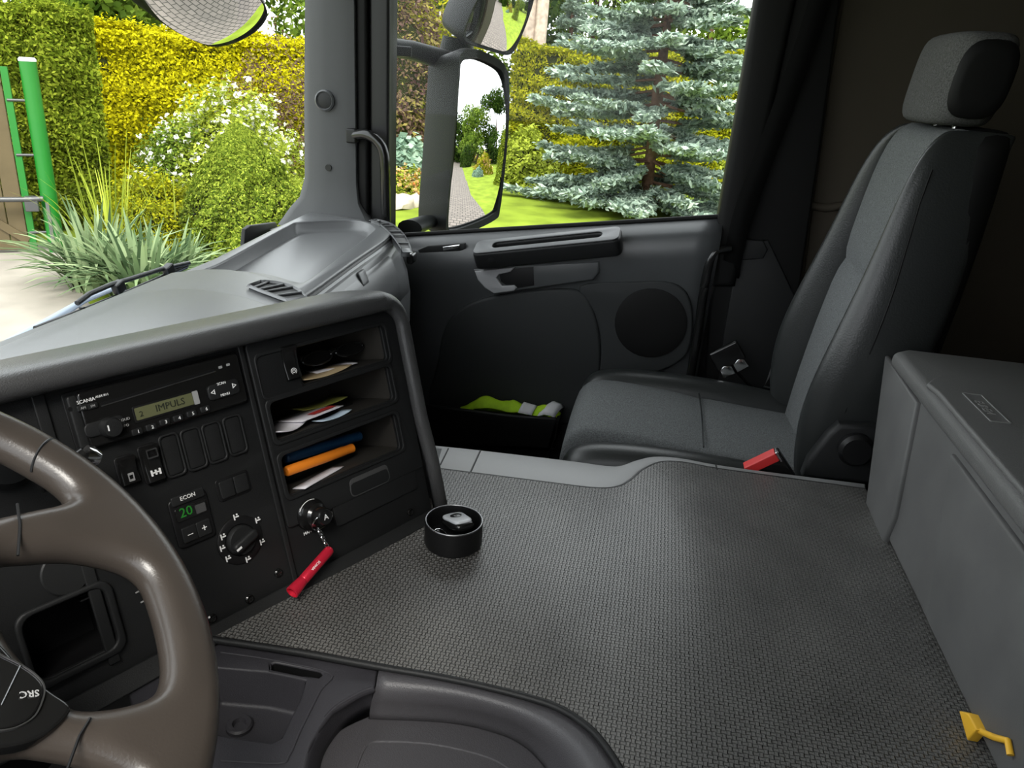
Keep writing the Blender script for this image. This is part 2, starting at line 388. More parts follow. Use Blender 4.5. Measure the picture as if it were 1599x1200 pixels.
def dplate(name, pxs, x, th, mt, par=door, bevel=0.004, smooth_n=0, holes=()):
    f = DX(x); pts = [f.uv(u, v) for u, v in pxs]
    if smooth_n: pts = [tuple(p) for p in catmull(pts, smooth_n)]
    return plate(name, f, pts, list(holes), -th, 0, mt, par, bevel=bevel)
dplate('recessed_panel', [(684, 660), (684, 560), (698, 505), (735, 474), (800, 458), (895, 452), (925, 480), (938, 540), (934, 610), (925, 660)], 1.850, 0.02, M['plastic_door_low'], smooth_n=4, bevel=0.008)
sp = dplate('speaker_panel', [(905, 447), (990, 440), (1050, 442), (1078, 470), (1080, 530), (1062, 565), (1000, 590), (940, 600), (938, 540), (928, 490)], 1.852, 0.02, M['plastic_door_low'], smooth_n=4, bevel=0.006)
f = DX(1.852); c0 = f.uv(1016, 505)
lathe('speaker_grille', f.at(*c0), [(0.088, -0.002), (0.088, 0.004), (0.080, 0.006), (0.03, 0.007)], M['rubber_black'], door)
# grab bar with a slot behind it
b0, b1 = at_x(738, 396, 1.80), at_x(968, 373, 1.80)
ex = unit(b1-b0); bf = Fr(b0, ex, (-1, 0, -0.38)); L_ = np.linalg.norm(b1-b0)
bf.ez = unit(np.cross(bf.ex, bf.ey)); 
if bf.ez[2] < 0: bf.ez = -bf.ez
plate('grab_bar', bf, rrect(-0.002, L_, -0.055, 0.006, 0.016), [rrect(0.045, L_-0.045, -0.038, -0.013, 0.011)], -0.046, 0.0, M['plastic_dark'], door, bevel=0.007, res=3)
plate('bar_cap', bf, rrect(0.0, L_-0.003, -0.054, 0.005, 0.015), [rrect(0.044, L_-0.044, -0.039, -0.012, 0.012)], 0.0, 0.003, M['plastic_door'], door, bevel=0.0014)
lathe('screw_cap', Fr(bf.p(0.045, 0.006, -0.024), bf.ex, bf.ez, bf.ey), [(0.011, -0.002), (0.011, 0.001), (0.009, 0.0016)], M['plastic_dark'], door, n=20)
dplate('handle_bezel', [(739, 421), (850, 413), (936, 408), (936, 426), (926, 438), (850, 449), (775, 459), (757, 451), (745, 435)], 1.838, 0.02, M['plastic_door'], bevel=0.005)
dplate('handle_cavity', [(778, 421), (833, 417), (834, 446), (800, 452), (782, 440)], 1.8372, 0.004, M['plastic_black'], bevel=0.001)
dplate('door_handle', [(741, 424), (804, 418), (797, 425), (779, 429), (775, 434), (784, 447), (803, 446), (807, 450), (802, 455), (771, 459), (757, 450), (746, 438)], 1.830, 0.008, M['plastic_silver'], bevel=0.003)
sw = dplate('window_switch', [(652, 391), (668, 384), (726, 380), (727, 388), (719, 394), (655, 397)], 1.842, 0.012, M['plastic_dark'], bevel=0.003)
f = DX(1.840); 
dplate('switch_rocker', [(691, 386), (718, 382), (717, 389), (692, 392)], 1.838, 0.006, M['chrome'], bevel=0.002)
dplate('pocket_front', [(640, 630), (722, 640), (800, 649), (868, 654), (872, 664), (866, 692), (848, 725), (640, 760)], 1.762, 0.012, M['plastic_black'], bevel=0.005)
pk = [at_x(868, 656, 1.762), at_x(868, 656, 1.762)+A(0.11, 0, 0), at_x(848, 725, 1.762)+A(0.11, 0, 0), at_x(848, 725, 1.762)]
mk('pocket_side', pk, [(0, 1, 2, 3)], M['plastic_black'], door, solid=0.008)
p0, p1 = at_x(640, 690, 1.762), at_x(866, 700, 1.762)
mk('pocket_floor', [p0, p1, p1+A(0.11, 0, 0), p0+A(0.11, 0, 0)], [(0, 1, 2, 3)], M['plastic_black'], door, solid=0.008)
# the passenger window: pane and its rubber edges
win = root('window_1', (1.9, 0.25, -0.35), kind='structure')
ww = [A(1.905, 0.70, sill(0.70)-0.02), A(1.905, -0.22, sill(-0.22)-0.02), A(1.905, -0.36, 0.5), A(1.905, 0.70, 0.5)]
mk('pane', ww, [(0, 1, 2, 3)], M['window_glass'], win)
tube('window_seal', [A(1.898, y, sill(y)+0.002) for y in np.linspace(0.68, -0.16, 8)], 0.006, M['rubber_black'], win, n=8)
pt = DX(1.9036).uv(1095, 308)
text('glass_stamp', Fr(DX(1.9036).p(*pt), (0, -1, 0.04), (0.0, 0.04, 1)), 'SEKURIT 43R', 0.0075, M['rubber_black'], win, depth=0.0002, bold=True)
# windscreen
ws = root('window_2', (0.9, 0.93, -0.38), kind='structure')
g1 = []
for x in np.linspace(-0.08, 1.93, 13):
    bow = 0.05*(1-((x-0.92)/1.0)**2)
    g1.append([A(x, 0.905+bow-k*0.03-0.0, -0.50+k*0.37) for k in range(4)])
loft('pane', g1, M['window_glass'], ws, closed=False, caps=False)

# ------------------------------------------------------------------ dashboard on the passenger side
dash = root('dashboard', (1.4, 0.6, -0.95), 'grey dashboard with a shallow tray in front of the passenger seat', 'dashboard')
def yf(x): return float(np.interp(x, [0.2, 0.9, 1.14, 1.4, 1.60, 1.68, 1.73, 1.78, 1.815], [0.56, 0.545, 0.545, 0.566, 0.578, 0.586, 0.612, 0.655, 0.71]))
xs = list(np.linspace(1.02, 1.60, 7))+[1.645, 1.68, 1.706, 1.73, 1.756, 1.78, 1.80, 1.815]
pr = [(0.012, -0.368), (0.003, -0.372), (-0.008, -0.384), (-0.020, -0.405), (-0.034, -0.44), (-0.042, -0.49), (-0.042, -0.56), (-0.02, -0.66), (0.05, -0.8), (0.06, -1.0)]
loft('fascia', [[A(x, yf(x)+a, z) for a, z in pr] for x in xs], M['plastic_dash'], dash, closed=False, caps=False, solid=-0.006)
zt = -0.362
trayp = [at_z(u, v, zt)[:2] for u, v in [(318, 425), (345, 412), (400, 382), (452, 354), (470, 348), (530, 345), (565, 347), (583, 355), (580, 364), (530, 402), (481, 438), (460, 441), (420, 430), (370, 424)]]
trayp = [tuple(p) for p in catmull(trayp, 5)]
outer = [(0.95, 0.56)]+[(x, yf(x)) for x in xs]+[(1.835, 0.78), (1.84, 0.86), (1.75, 0.852), (1.6, 0.838), (1.3, 0.803), (0.95, 0.79)]
plate('top', Fr((0, 0, 0), (1, 0, 0), (0, 1, 0)), outer, [trayp], -0.374, -0.360, M['plastic_dash'], dash, bevel=0.004)
nn = len(trayp); ctr = np.mean(np.array(trayp), 0)
tr0 = [A(*p, -0.364) for p in trayp]; tr1 = [A(*(ctr+(np.array(p)-ctr)*0.975), -0.378) for p in trayp]; tr2 = [A(*(ctr+(np.array(p)-ctr)*0.93), -0.386) for p in trayp]
mk('tray', tr0+tr1+tr2, [(i, (i+1) % nn, nn+(i+1) % nn, nn+i) for i in range(nn)]+[(nn+i, nn+(i+1) % nn, 2*nn+(i+1) % nn, 2*nn+i) for i in range(nn)]+[tuple(2*nn+i for i in range(nn))], M['plastic_dash'], dash, smooth=True).data.set_sharp_from_angle(angle=math.radians(40))
loft('skirt', [[A(x, y, -0.366), A(x, y+0.004, -0.42), A(x, y+0.03, -0.55)] for x, y in ((0.0, 0.772), (0.9, 0.78), (1.15, 0.79), (1.3, 0.80), (1.6, 0.835), (1.75, 0.85), (1.84, 0.857))], M['plastic_black'], dash, closed=False, caps=False, solid=0.004)
# gap line and glove box lid
gp = [A(x, yf(x)-0.0005, -0.3690) for x in np.linspace(1.0, 1.675, 12)]
tube('lid_gap', gp, 0.0042, M['plastic_black'], dash, n=6)
lid = [[A(x, yf(x)+a-0.005, z) for a, z in ((-0.003, -0.374), (-0.020, -0.400), (-0.036, -0.44), (-0.044, -0.485))] for x in np.linspace(1.0, 1.66, 10)]
lidob = loft('glove_box_lid', lid, M['plastic_dash'], dash, closed=False, caps=False, solid=-0.004)
rb = ray(567, 434); kk = 1.0
while (rb*kk)[1] < yf((rb*kk)[0])-0.009+float(np.interp(-(rb*kk)[2], [0.384, 0.405, 0.44, 0.49], [-0.008, -0.020, -0.034, -0.042])): kk += 0.001
lf = Fr(rb*kk, (1, 0.05, 0), (0.0, 0.42, 1))
plate('lid_button', lf, rrect(-0.018, 0.018, -0.013, 0.013, 0.005), [], -0.004, 0.0025, M['plastic_dash'], lidob, bevel=0.0012)
plate('button_gap', lf, rrect(-0.0195, 0.0195, -0.0145, 0.0145, 0.006), [rrect(-0.018, 0.018, -0.013, 0.013, 0.005)], -0.004, 0.0012, M['plastic_black'], lidob)
# air vents
def vent(name, pts_c, width, mt, par, nslat, z, depth=0.014):
    """curved vent along a centre line on the dash top"""
    v = root(name, pts_c[0], None) if False else None
    c = catmull(pts_c, 6, closed=False); side = []
    for i, p in enumerate(c):
        t = unit(c[min(i+1, len(c)-1)]-c[max(i-1, 0)]); n_ = unit(np.cross((0, 0, 1), t)); w = width*(0.35+0.65*math.sin(math.pi*min(max(i/(len(c)-1), 0.06), 0.94))**0.5)
        side.append((p+n_*w, p-n_*w))
    ring = [s[0] for s in side]+[s[1] for s in side[::-1]]
    m = len(ring); cc = np.mean(ring, 0)
    r1 = [cc+(p-cc)*A(1.1, 1.1, 1)+A(0, 0, 0.001) for p in ring]; r2 = [p+A(0, 0, 0.006) for p in ring]; r3 = [cc+(p-cc)*0.97+A(0, 0, -depth) for p in ring]
    o = mk(name, r1+r2+r3, [(i, (i+1) % m, m+(i+1) % m, m+i) for i in range(m)]+[(m+i, m+(i+1) % m, 2*m+(i+1) % m, 2*m+i) for i in range(m)], mt, par, smooth=True)
    mk('vent_cavity', [p+A(0, 0, 0.0012) for p in ring], [tuple(range(m))], M['plastic_black'], o)
    for k in range(nslat):
        i = int((k+1)*(len(c)-1)/(nslat+1)); a, b = side[i]
        tube('vent_slat', [a+A(0, 0, 0.003), b+A(0, 0, 0.003)], 0.0018, M['plastic_dash'], o, n=6)
    return o
vent('air_vent', [at_z(583, 346, -0.358), at_z(603, 353, -0.36), at_z(622, 370, -0.362), at_z(634, 392, -0.366)], 0.015, M['plastic_dash'], dash, 6, -0.36)
f_ = Fr(at_x(640, 405, 1.69), (0, -1, 0), (0, 0, 1), (-1, 0, 0))
plate('vent_wheel', f_, rrect(-0.008, 0.008, -0.012, 0.012, 0.006), [], -0.03, 0.002, M['plastic_gloss'], dash, bevel=0.002)
# raised centre pad, its inner dome and round vent
cen = [at_z(u, v, -0.352)[:2] for u, v in [(318, 421), (360, 422), (410, 430), (450, 446), (490, 468)]]
cp = [tuple(p) for p in catmull(cen, 5, closed=False)]
plate('top_pad', WORLD, [(0.0, 0.775), (0.9, 0.783), (1.15, 0.793)]+cp+[(1.08, 0.48), (0.90, 0.52), (0.5, 0.70), (0.0, 0.73)], [], -0.372, -0.350, M['plastic_dash'], dash, bevel=0.008, res=3)
cen = [at_z(u, v, -0.345)[:2] for u, v in [(100, 500), (160, 472), (220, 457), (290, 452), (350, 458), (400, 470), (440, 486)]]
cp = [tuple(p) for p in catmull(cen, 5, closed=False)]
plate('top_dome', WORLD, [(0.5, 0.74)]+cp+[(1.0, 0.50), (0.85, 0.52), (0.5, 0.70)], [], -0.362, -0.343, M['plastic_dash'], dash, bevel=0.006, res=3)
vent('air_vent', [at_z(398, 446, -0.348), at_z(420, 450, -0.348), at_z(442, 458, -0.348), at_z(464, 470, -0.348)], 0.026, M['plastic_dash'], dash, 4, -0.35)

# ------------------------------------------------------------------ instrument console turned towards the driver
h_ = math.radians(-28.4); tl = math.radians(17)
hx = A(math.cos(h_), math.sin(h_), 0); bk = A(-hx[1], hx[0], 0); up_ = bk*math.sin(tl)+A(0, 0, math.cos(tl))
PF = Fr(at_z(350, 975, -0.62), hx, up_)
con = root('instrument_console', PF.p(0.1, 0, -0.08), 'black angled instrument console with switches and open storage shelves', 'console')
def R4(*px):
    q = [PF.uv(*p) for p in px]; return (q[0][0]+q[3][0])/2, (q[1][0]+q[2][0])/2, (q[2][1]+q[3][1])/2, (q[0][1]+q[1][1])/2     # TL TR BR BL -> a0 a1 b0 b1
sh1 = R4((466, 545), (597, 506), (601, 562), (470, 603)); sh2 = R4((414, 626), (606, 577), (613, 630), (430, 683)); sh3 = R4((433, 704), (617, 655), (626, 711), (445, 764))
pock = R4((20, 985), (150, 905), (190, 1005), (70, 1062))
holes = [rrect(*sh1, 0.006), rrect(*sh2, 0.006), rrect(*sh3, 0.006), rrect(*pock, 0.012)]
plate('face', PF, [(-0.50, -0.02), (0.345, -0.004), (0.345, 0.318), (-0.50, 0.318)], holes, -0.006, 0.0, M['plastic_dark'], con, bevel=0.0015)
for k, (r, dep) in enumerate(((sh1, 0.15), (sh2, 0.15), (sh3, 0.15), (pock, 0.07))):
    a0, a1, b0, b1 = r[0]-0.003, r[1]+0.003, r[2]-0.001, r[3]+0.003
    V = [PF.p(a, b, c) for c in (-0.004, -dep) for a, b in ((a0, b0), (a1, b0), (a1, b1), (a0, b1))]
    mk('storage_pocket' if k == 3 else 'shelf_compartment', V, [(4, 5, 6, 7), (0, 1, 5, 4), (1, 2, 6, 5), (2, 3, 7, 6), (3, 0, 4, 7)], M['plastic_black'] if k == 3 else M['shelf_brown'], con, solid=0.002)
# column frames
a0, a1 = 0.106, 0.342
plate('shelf_frame', PF, rrect(a0, a1, 0.075, 0.312, 0.006), [rrect(sh1[0]-0.004, sh1[1]+0.005, sh1[2]-0.004, sh1[3]+0.004, 0.007), rrect(sh2[0]-0.004, sh2[1]+0.005, sh2[2]-0.004, sh2[3]+0.004, 0.007), rrect(sh3[0]-0.004, sh3[1]+0.005, sh3[2]-0.004, sh3[3]+0.004, 0.007)], 0.0, 0.004, M['plastic_dark'], con, bevel=0.0018)
for k, s in enumerate((sh1, sh2, sh3)):
    plate('shelf_lip', PF, rrect(s[0]-0.006 if k else 0.112, s[1]+0.007, s[2]-0.006, s[3]+0.006, 0.009), [rrect(s[0] if k else 0.1145, s[1]+0.002, s[2]-0.0015, s[3]+0.001, 0.008)], 0.003, 0.006, M['plastic_dark'], con, bevel=0.0014)
box('column_divider', PF, 0.0965, 0.1035, 0.004, 0.312, -0.001, 0.004, M['plastic_dark'], con, bevel=0.0015)
box('column_gap', PF, 0.1035, 0.1055, 0.004, 0.312, -0.001, 0.0006, M['plastic_black'], con)
box('edge_strip', PF, -0.128, -0.116, 0.02, 0.312, -0.001, 0.004, M['plastic_dark'], con, bevel=0.0015)
lathe('side_dial', PF.at(-0.165, 0.262), [(0.03, 0.0), (0.03, 0.012), (0.024, 0.02), (0.012, 0.022)], M['plastic_dark'], con)
# hood and cheek: one padded frame swept around the panel
prf = [(-0.004, 0.0), (-0.006, 0.012), (-0.003, 0.022), (0.006, 0.027), (0.015, 0.026), (0.021, 0.019), (0.0245, 0.006), (0.027, -0.015), (0.029, -0.05), (0.030, -0.09), (0.028, -0.125), (0.020, -0.15), (-0.02, -0.165)]
path = [((-0.62+0.06*k), 0.318, (0, 1)) for k in range(16)]
rc = 0.03
for k in range(0, 9):
    f = math.pi/2*(1-k/8); path.append((0.315+rc*math.cos(f), 0.288+rc*math.sin(f), (math.cos(f), math.sin(f))))
for b in (0.22, 0.15, 0.08, 0.0): path.append((0.345+(0.006 if b < 0.1 else 0), b, (1, 0)))
secs = []
for k, (a, b, n_) in enumerate(path):
    right = n_[0]
    secs.append([PF.p(a+n_[0]*d*(1-0.25*right), b+n_[1]*d*(1-0.25*right), c*(1-0.35*right) if c > 0 else c*(1-0.5*right)) for d, c in prf])
loft('padded_hood', secs, M['plastic_hood'], con, closed=False, caps=False, solid=0.003)
# foot of the console on the tunnel
V = [PF.p(-0.30, -0.014, 0.0), PF.p(0.352, -0.002, 0.0), PF.p(0.362, -0.002, 0.022), PF.p(-0.30, -0.014, 0.022), PF.p(-0.30, 0.010, 0.006), PF.p(0.345, 0.012, 0.006)]
mk('foot_rail', V, [(0, 1, 2, 3), (3, 2, 5, 4), (0, 4, 5, 1), (0, 3, 4), (1, 5, 2)], M['plastic_dark'], con, bevel=0.003)
for px in ((434, 895), (640, 800), (395, 960), (335, 985)):
    a, b = PF.uv(*px); lathe('screw', PF.at(a, max(b, 0.014)), [(0.0055, 0), (0.0055, 0.002), (0.004, 0.0032), (0.002, 0.002)], M['plastic_gloss'], con, n=16)
# switches
def blank(px4, parent=con, name='switch_blank', mt='plastic_dark'):
    a0, a1, b0, b1 = R4(*px4)
    o = plate(name+'_rim', PF, rrect(a0-0.002, a1+0.002, b0-0.002, b1+0.002, 0.006), [rrect(a0+0.0008, a1-0.0008, b0+0.0008, b1-0.0008, 0.0045)], 0.0, 0.0032, M['plastic_dark'], parent, bevel=0.0012)
    plate(name, PF, rrect(a0+0.001, a1-0.001, b0+0.001, b1-0.001, 0.004), [], -0.001, 0.0012, M[mt], parent, bevel=0.0008)
    return (a0+a1)/2, b0, b1, a0, a1
for px4 in (((246, 684), (272, 677), (291, 737), (263, 746)), ((279, 675), (306, 668), (325, 726), (297, 735)), ((312, 666), (338, 659), (356, 715), (330, 723)), ((345, 655), (371, 648), (386, 703), (362, 711)), ((400, 545), (427, 538), (434, 599), (413, 606))):
    blank(px4)
def rocker(px4):
    a0, a1, b0, b1 = R4(*px4)
    plate('switch_well', PF, rrect(a0-0.0015, a1+0.0015, b0-0.0015, b1+0.0015, 0.005), [], 0.0, 0.003, M['plastic_black'], con, bevel=0.001)
    f = PF.at((a0+a1)/2, (b0+b1)/2, 0.003); w, hh = (a1-a0)/2, (b1-b0)/2
    S = []
    for b, c in ((-hh, 0.004), (-hh*0.9, 0.007), (-hh*0.1, 0.0045), (hh*0.5, 0.006), (hh*0.92, 0.0095), (hh, 0.006)):
        S.append([f.p(-w, b, -0.002), f.p(-w, b, c-0.0012), f.p(-w+0.0015, b, c), f.p(w-0.0015, b, c), f.p(w, b, c-0.0012), f.p(w, b, -0.002)])
    o = loft('rocker_switch', S, M['plastic_gloss'], con)
    return o, f, w, hh
r1, f1, w1, hh1 = rocker(((176, 718), (202, 710), (217, 750), (190, 760)))
r2, f2, w2, hh2 = rocker(((212, 700), (238, 693), (256, 747), (230, 756)))
r3, f3, w3, hh3 = rocker(((434, 543), (456, 537), (465, 590), (444, 597)))
wp = M['white_print']; gp_ = M['grey_print']
# pictograms
plate('door_mark', f1, rrect(-0.003, 0.003, -hh1*0.75, -hh1*0.15, 0.0006), [rrect(-0.002, 0.002, -hh1*0.6, -hh1*0.3, 0.0004)], 0.0066, 0.0074, gp_, r1)
for a, b, w, hgt in ((0, -0.45, 0.0048, 0.0012), (-0.0045, -0.45, 0.0009, 0.0065), (0.0045, -0.45, 0.0009, 0.0065), (0, -0.45, 0.0009, 0.0055)):
    plate('axle_mark', f2, rrect(a-w, a+w, b*hh2-hgt/2, b*hh2+hgt/2, 0.0003), [], 0.006, 0.0072, wp, r2)
plate('lamp_mark', f2, rrect(-0.006, 0.006, 0.35*hh2, 0.85*hh2, 0.0015), [rrect(-0.0048, 0.0048, 0.42*hh2, 0.78*hh2, 0.001)], 0.009, 0.0098, M['metal_grey'], r2)
plate('brake_mark', f3, circle(0, -hh3*0.5, 0.0042), [circle(0, -hh3*0.5, 0.0034)], 0.0052, 0.0062, wp, r3)
plate('brake_mark', f3, circle(0, -hh3*0.5, 0.0023), [circle(0, -hh3*0.5, 0.0013)], 0.0052, 0.0062, wp, r3)
# small twin button
a0, a1, b0, b1 = R4((338, 752), (384, 739), (387, 765), (345, 780))
plate('twin_button_rim', PF, rrect(a0-0.003, a1+0.003, b0-0.003, b1+0.003, 0.004), [], 0, 0.0016, M['plastic_black'], con, bevel=0.0008)
am = (a0+a1)/2
for q0, q1 in ((a0, am-0.0005), (am+0.0005, a1)): plate('twin_button', PF, rrect(q0, q1, b0, b1, 0.002), [], 0.001, 0.004, M['plastic_dark'], con, bevel=0.001)
# climate unit
a0, a1, b0, b1 = R4((258, 782), (322, 762), (333, 838), (278, 858))
cl = plate('climate_unit', PF, rrect(a0, a1, b0, b1, 0.006), [], 0, 0.004, M['plastic_black'], con, bevel=0.0015)
q = R4((262, 776), (314, 762), (317, 777), (265, 790)); plate('econ_button', PF, rrect(*q, 0.002), [], 0.003, 0.006, M['plastic_dark'], cl, bevel=0.001)
text('econ_lettering', PF.at(*PF.uv(289, 775), 0.0062), 'ECON', 0.0065, wp, cl, bold=True)
q = R4((268, 795), (318, 780), (323, 800), (274, 815)); plate('temperature_window', PF, rrect(*q, 0.002), [], 0.003, 0.0052, M['plastic_gloss'], cl, bevel=0.0006)
text('temperature_digits', PF.at(*PF.uv(287, 799), 0.0055), '20', 0.0155, M['led_green'], cl)
q = R4((300, 789), (316, 784), (319, 797), (304, 802)); plate('window_reflector', PF, rrect(*q, 0.001), [], 0.005, 0.0056, M['plastic_hood'], cl)
for px, ch in (((293, 833), '–'), ((315, 824), '+')):
    a, b = PF.uv(*px); bt = plate('step_button', PF, rrect(a-0.0085, a+0.0085, b-0.009, b+0.009, 0.002), [], 0.003, 0.0062, M['plastic_dark'], cl, bevel=0.001)
    text('button_sign', PF.at(a, b, 0.0064), ch, 0.012, wp, bt, bold=True)
# air distribution knob
a, b = PF.uv(374, 843)
kn = lathe('rotary_dial', PF.at(a, b), [(0.029, 0), (0.029, 0.0022), (0.0275, 0.003), (0.0195, 0.003), (0.018, 0.001)], M['plastic_black'], con)
kb = lathe('dial_base', PF.at(a, b), [(0.018, 0), (0.018, 0.006), (0.016, 0.009), (0.006, 0.009)], M['plastic_dark'], kn)
kf = PF.at(a, b, 0.008).rot(math.radians(20)); plate('dial_grip', kf, rrect(-0.017, 0.017, -0.006, 0.006, 0.005), [], 0, 0.010, M['plastic_dark'], kn, bevel=0.003)
box('dial_pointer', kf, -0.016, -0.009, -0.0012, 0.0012, 0.0098, 0.0105, wp, kn)
for px in ((366, 807), (400, 812), (407, 846), (385, 873), (354, 872), (345, 856), (346, 838)):
    c = PF.uv(*px); m1 = PF.at(*c, 0.0034)
    plate('airflow_mark', m1, rrect(-0.003, -0.0016, -0.0035, 0.0035, 0.0005), [], 0, 0.0006, wp, kn); plate('airflow_mark', m1, rrect(-0.001, 0.0035, -0.001, 0.0006, 0.0004), [], 0, 0.0006, wp, kn)
    plate('airflow_mark', m1, circle(0.0015, 0.0025, 0.0011, 10), [], 0, 0.0006, wp, kn)
# drawer below the shelves
q = R4((511, 766), (646, 722), (650, 772), (523, 815)); dr = plate('drawer_front', PF, rrect(*q, 0.005), [], 0.0, 0.0035, M['plastic_dark'], con, bevel=0.0012)
q = R4((540, 754), (604, 733), (607, 750), (548, 778)); plate('finger_grip', PF, rrect(*q, 0.008), [rrect(q[0]+0.0009, q[1]-0.0009, q[2]+0.0009, q[3]+0.006, 0.007)], 0.003, 0.0044, M['plastic_hood'], dr, bevel=0.0004)
# ignition switch
a, b = PF.uv(483, 803)
ig = lathe('brake_knob', PF.at(a, b), [(0.021, 0), (0.021, 0.006), (0.0175, 0.010), (0.0155, 0.018), (0.012, 0.021), (0.0115, 0.033), (0.0095, 0.036)], M['plastic_gloss'], con)
def arc(name, fr, r, f0, f1, rad, mt, par, n=14, c=0.0):
    return tube(name, [fr.p(r*math.cos(f), r*math.sin(f), c) for f in np.linspace(f0, f1, n)], rad, mt, par, n=6)
arc('knob_scale', PF.at(a, b, 0.007), 0.0195, 1.2, 2.6, 0.0007, wp, ig)
text('knob_mark', PF.at(a, b, 0.0362), 'A', 0.010, wp, ig, bold=True)
c = PF.uv(480, 832); text('knob_lettering', PF.at(*c, 0.0006), 'MAN', 0.0055, wp, con, bold=True)
lathe('cap_plug', PF.at(*PF.uv(103, 893)), [(0.024, 0), (0.024, 0.0018), (0.0225, 0.003), (0.010, 0.003)], M['plastic_dark'], con)
for k in range(4):
    q0, q1 = PF.uv(128, 920+7*k), PF.uv(143, 914+7*k); box('pocket_rib', PF, q0[0], q1[0], q0[1]-0.0007, q0[1]+0.0007, -0.02, -0.004, M['plastic_dark'], con)
for px in ((214, 925), (222, 940)):
    a, b = PF.uv(*px); plate('small_mark', PF.at(a, b, 0.0005), rrect(-0.002, 0.002, -0.0008, 0.0008, 0.0004), [], 0, 0.0005, gp_, con)
plate('pocket_rim', PF, rrect(pock[0]-0.006, pock[1]+0.008, pock[2]-0.008, pock[3]+0.006, 0.014), [rrect(pock[0], pock[1], pock[2], pock[3], 0.012)], 0.0, 0.006, M['plastic_dark'], con, bevel=0.0025, res=3)

# radio
rad4 = R4((92, 622), (362, 549), (386, 627), (130, 702))
rd = root('car_radio', PF.p((rad4[0]+rad4[1])/2, rad4[2], 0.0), 'black car radio with green display set into the console', 'radio')
a0, a1, b0, b1 = rad4
plate('bezel', PF, rrect(a0-0.003, a1+0.002, b0-0.002, b1+0.002, 0.004), [], 0.0006, 0.003, M['plastic_black'], rd, bevel=0.001)
fp = plate('faceplate', PF, rrect(a0+0.0085, a1-0.001, b0, b1, 0.005), [], 0.003, 0.010, M['plastic_gloss'], rd, bevel=0.003, res=3)
plate('side_grip', PF, rrect(a0-0.001, a0+0.0095, b0+0.002, b1-0.002, 0.003), [], 0.003, 0.009, M['plastic_dark'], rd, bevel=0.002)
c = PF.uv(104, 639); lathe('release_hole', PF.at(*c, 0.0088), [(0.0022, 0), (0.0022, 0.0006)], M['plastic_black'], rd, n=14)
s0, s1 = PF.uv(151, 632), PF.uv(329, 578); sl = PF.at(*s0, 0.010); ang = math.atan2(s1[1]-s0[1], s1[0]-s0[0]); sl = sl.rot(ang); ln = math.hypot(s1[0]-s0[0], s1[1]-s0[1])
plate('disc_slot', sl, rrect(0, ln, -0.0016, 0.0016, 0.0015), [], -0.001, 0.0004, M['plastic_black'], rd); box('slot_lip', sl, 0, ln, -0.0024, -0.0012, 0, 0.0009, M['metal_grey'], rd)
c = PF.uv(128, 626); text('brand_lettering', PF.at(*c, 0.0102), 'SCANIA', 0.0050, wp, fp, bold=True)
c = PF.uv(153, 618); text('model_lettering', PF.at(*c, 0.0102), 'AUX-911', 0.0034, wp, fp)
for px, s in (((123, 637), 'AM'), ((138, 634), 'FM')):
    c = PF.uv(*px); bt = plate('band_button', PF, rrect(c[0]-0.0055, c[0]+0.0055, c[1]-0.003, c[1]+0.003, 0.0015), [], 0.009, 0.0115, M['plastic_dark'], fp, bevel=0.0008); text('button_lettering', PF.at(*c, 0.0117), s, 0.0035, gp_, bt)
q = R4((203, 639), (290, 613), (297, 630), (207, 658)); dp = plate('display_frame', PF, rrect(q[0]-0.002, q[1]+0.008, q[2]-0.003, q[3]+0.002, 0.002), [], 0.009, 0.0105, M['plastic_black'], rd, bevel=0.0005)
plate('display', PF, rrect(*q, 0.0012), [], 0.0095, 0.0109, M['lcd'], dp)
plate('display_end', PF, rrect(q[1]+0.0006, q[1]+0.007, q[2]-0.001, q[3]+0.001, 0.0012), [], 0.0095, 0.0112, M['grey_print'], dp)
text('display_text', PF.at((q[0]+q[1])/2+0.006, (q[2]+q[3])/2, 0.011), 'IMPULS', 0.0105, M['lcd_ink'], dp)
text('display_text', PF.at(q[0]+0.006, (q[2]+q[3])/2-0.001, 0.011), '2', 0.0085, M['lcd_ink'], dp)
q = R4((121, 664), (186, 646), (192, 668), (130, 685)); plate('volume_panel', PF, rrect(*q, 0.006), [], 0.009, 0.0118, M['plastic_dark'], fp, bevel=0.0015)
c = PF.uv(163, 667); kn = lathe('volume_knob', PF.at(*c, 0.010), [(0.0105, 0), (0.0105, 0.010), (0.009, 0.013), (0.004, 0.0135)], M['plastic_dark'], rd, n=28)
box('knob_pointer', PF.at(c[0]-0.005, c[1]+0.001, 0.0232), -0.0006, 0.0006, -0.003, 0.003, 0, 0.0006, wp, kn)
for px, s in (((187, 655), 'LOUD'), ((187, 665), 'INFO')): text('button_lettering', PF.at(*PF.uv(*px), 0.0122), s, 0.004, gp_, fp)
for k, px in enumerate(((207, 674), (229, 667), (250, 659), (271, 653), (292, 646), (313, 639))):
    a, b = PF.uv(*px); bt = plate('preset_button', PF, rrect(a-0.0058, a+0.0058, b-0.0035, b+0.0035, 0.002), [], 0.009, 0.0122, M['plastic_dark'], rd, bevel=0.001); text('button_number', PF.at(a+0.001, b, 0.0124), str(k+1), 0.0052, wp, bt)
q = R4((314, 605), (362, 590), (369, 612), (321, 628)); pad = plate('rocker_pad', PF, rrect(*q, 0.005), [], 0.009, 0.0125, M['plastic_dark'], rd, bevel=0.002, res=3)
for px, s in (((337, 599), 'SCAN'), ((343, 616), 'MENU')): text('button_lettering', PF.at(*PF.uv(*px), 0.0127), s, 0.0042, wp, pad)
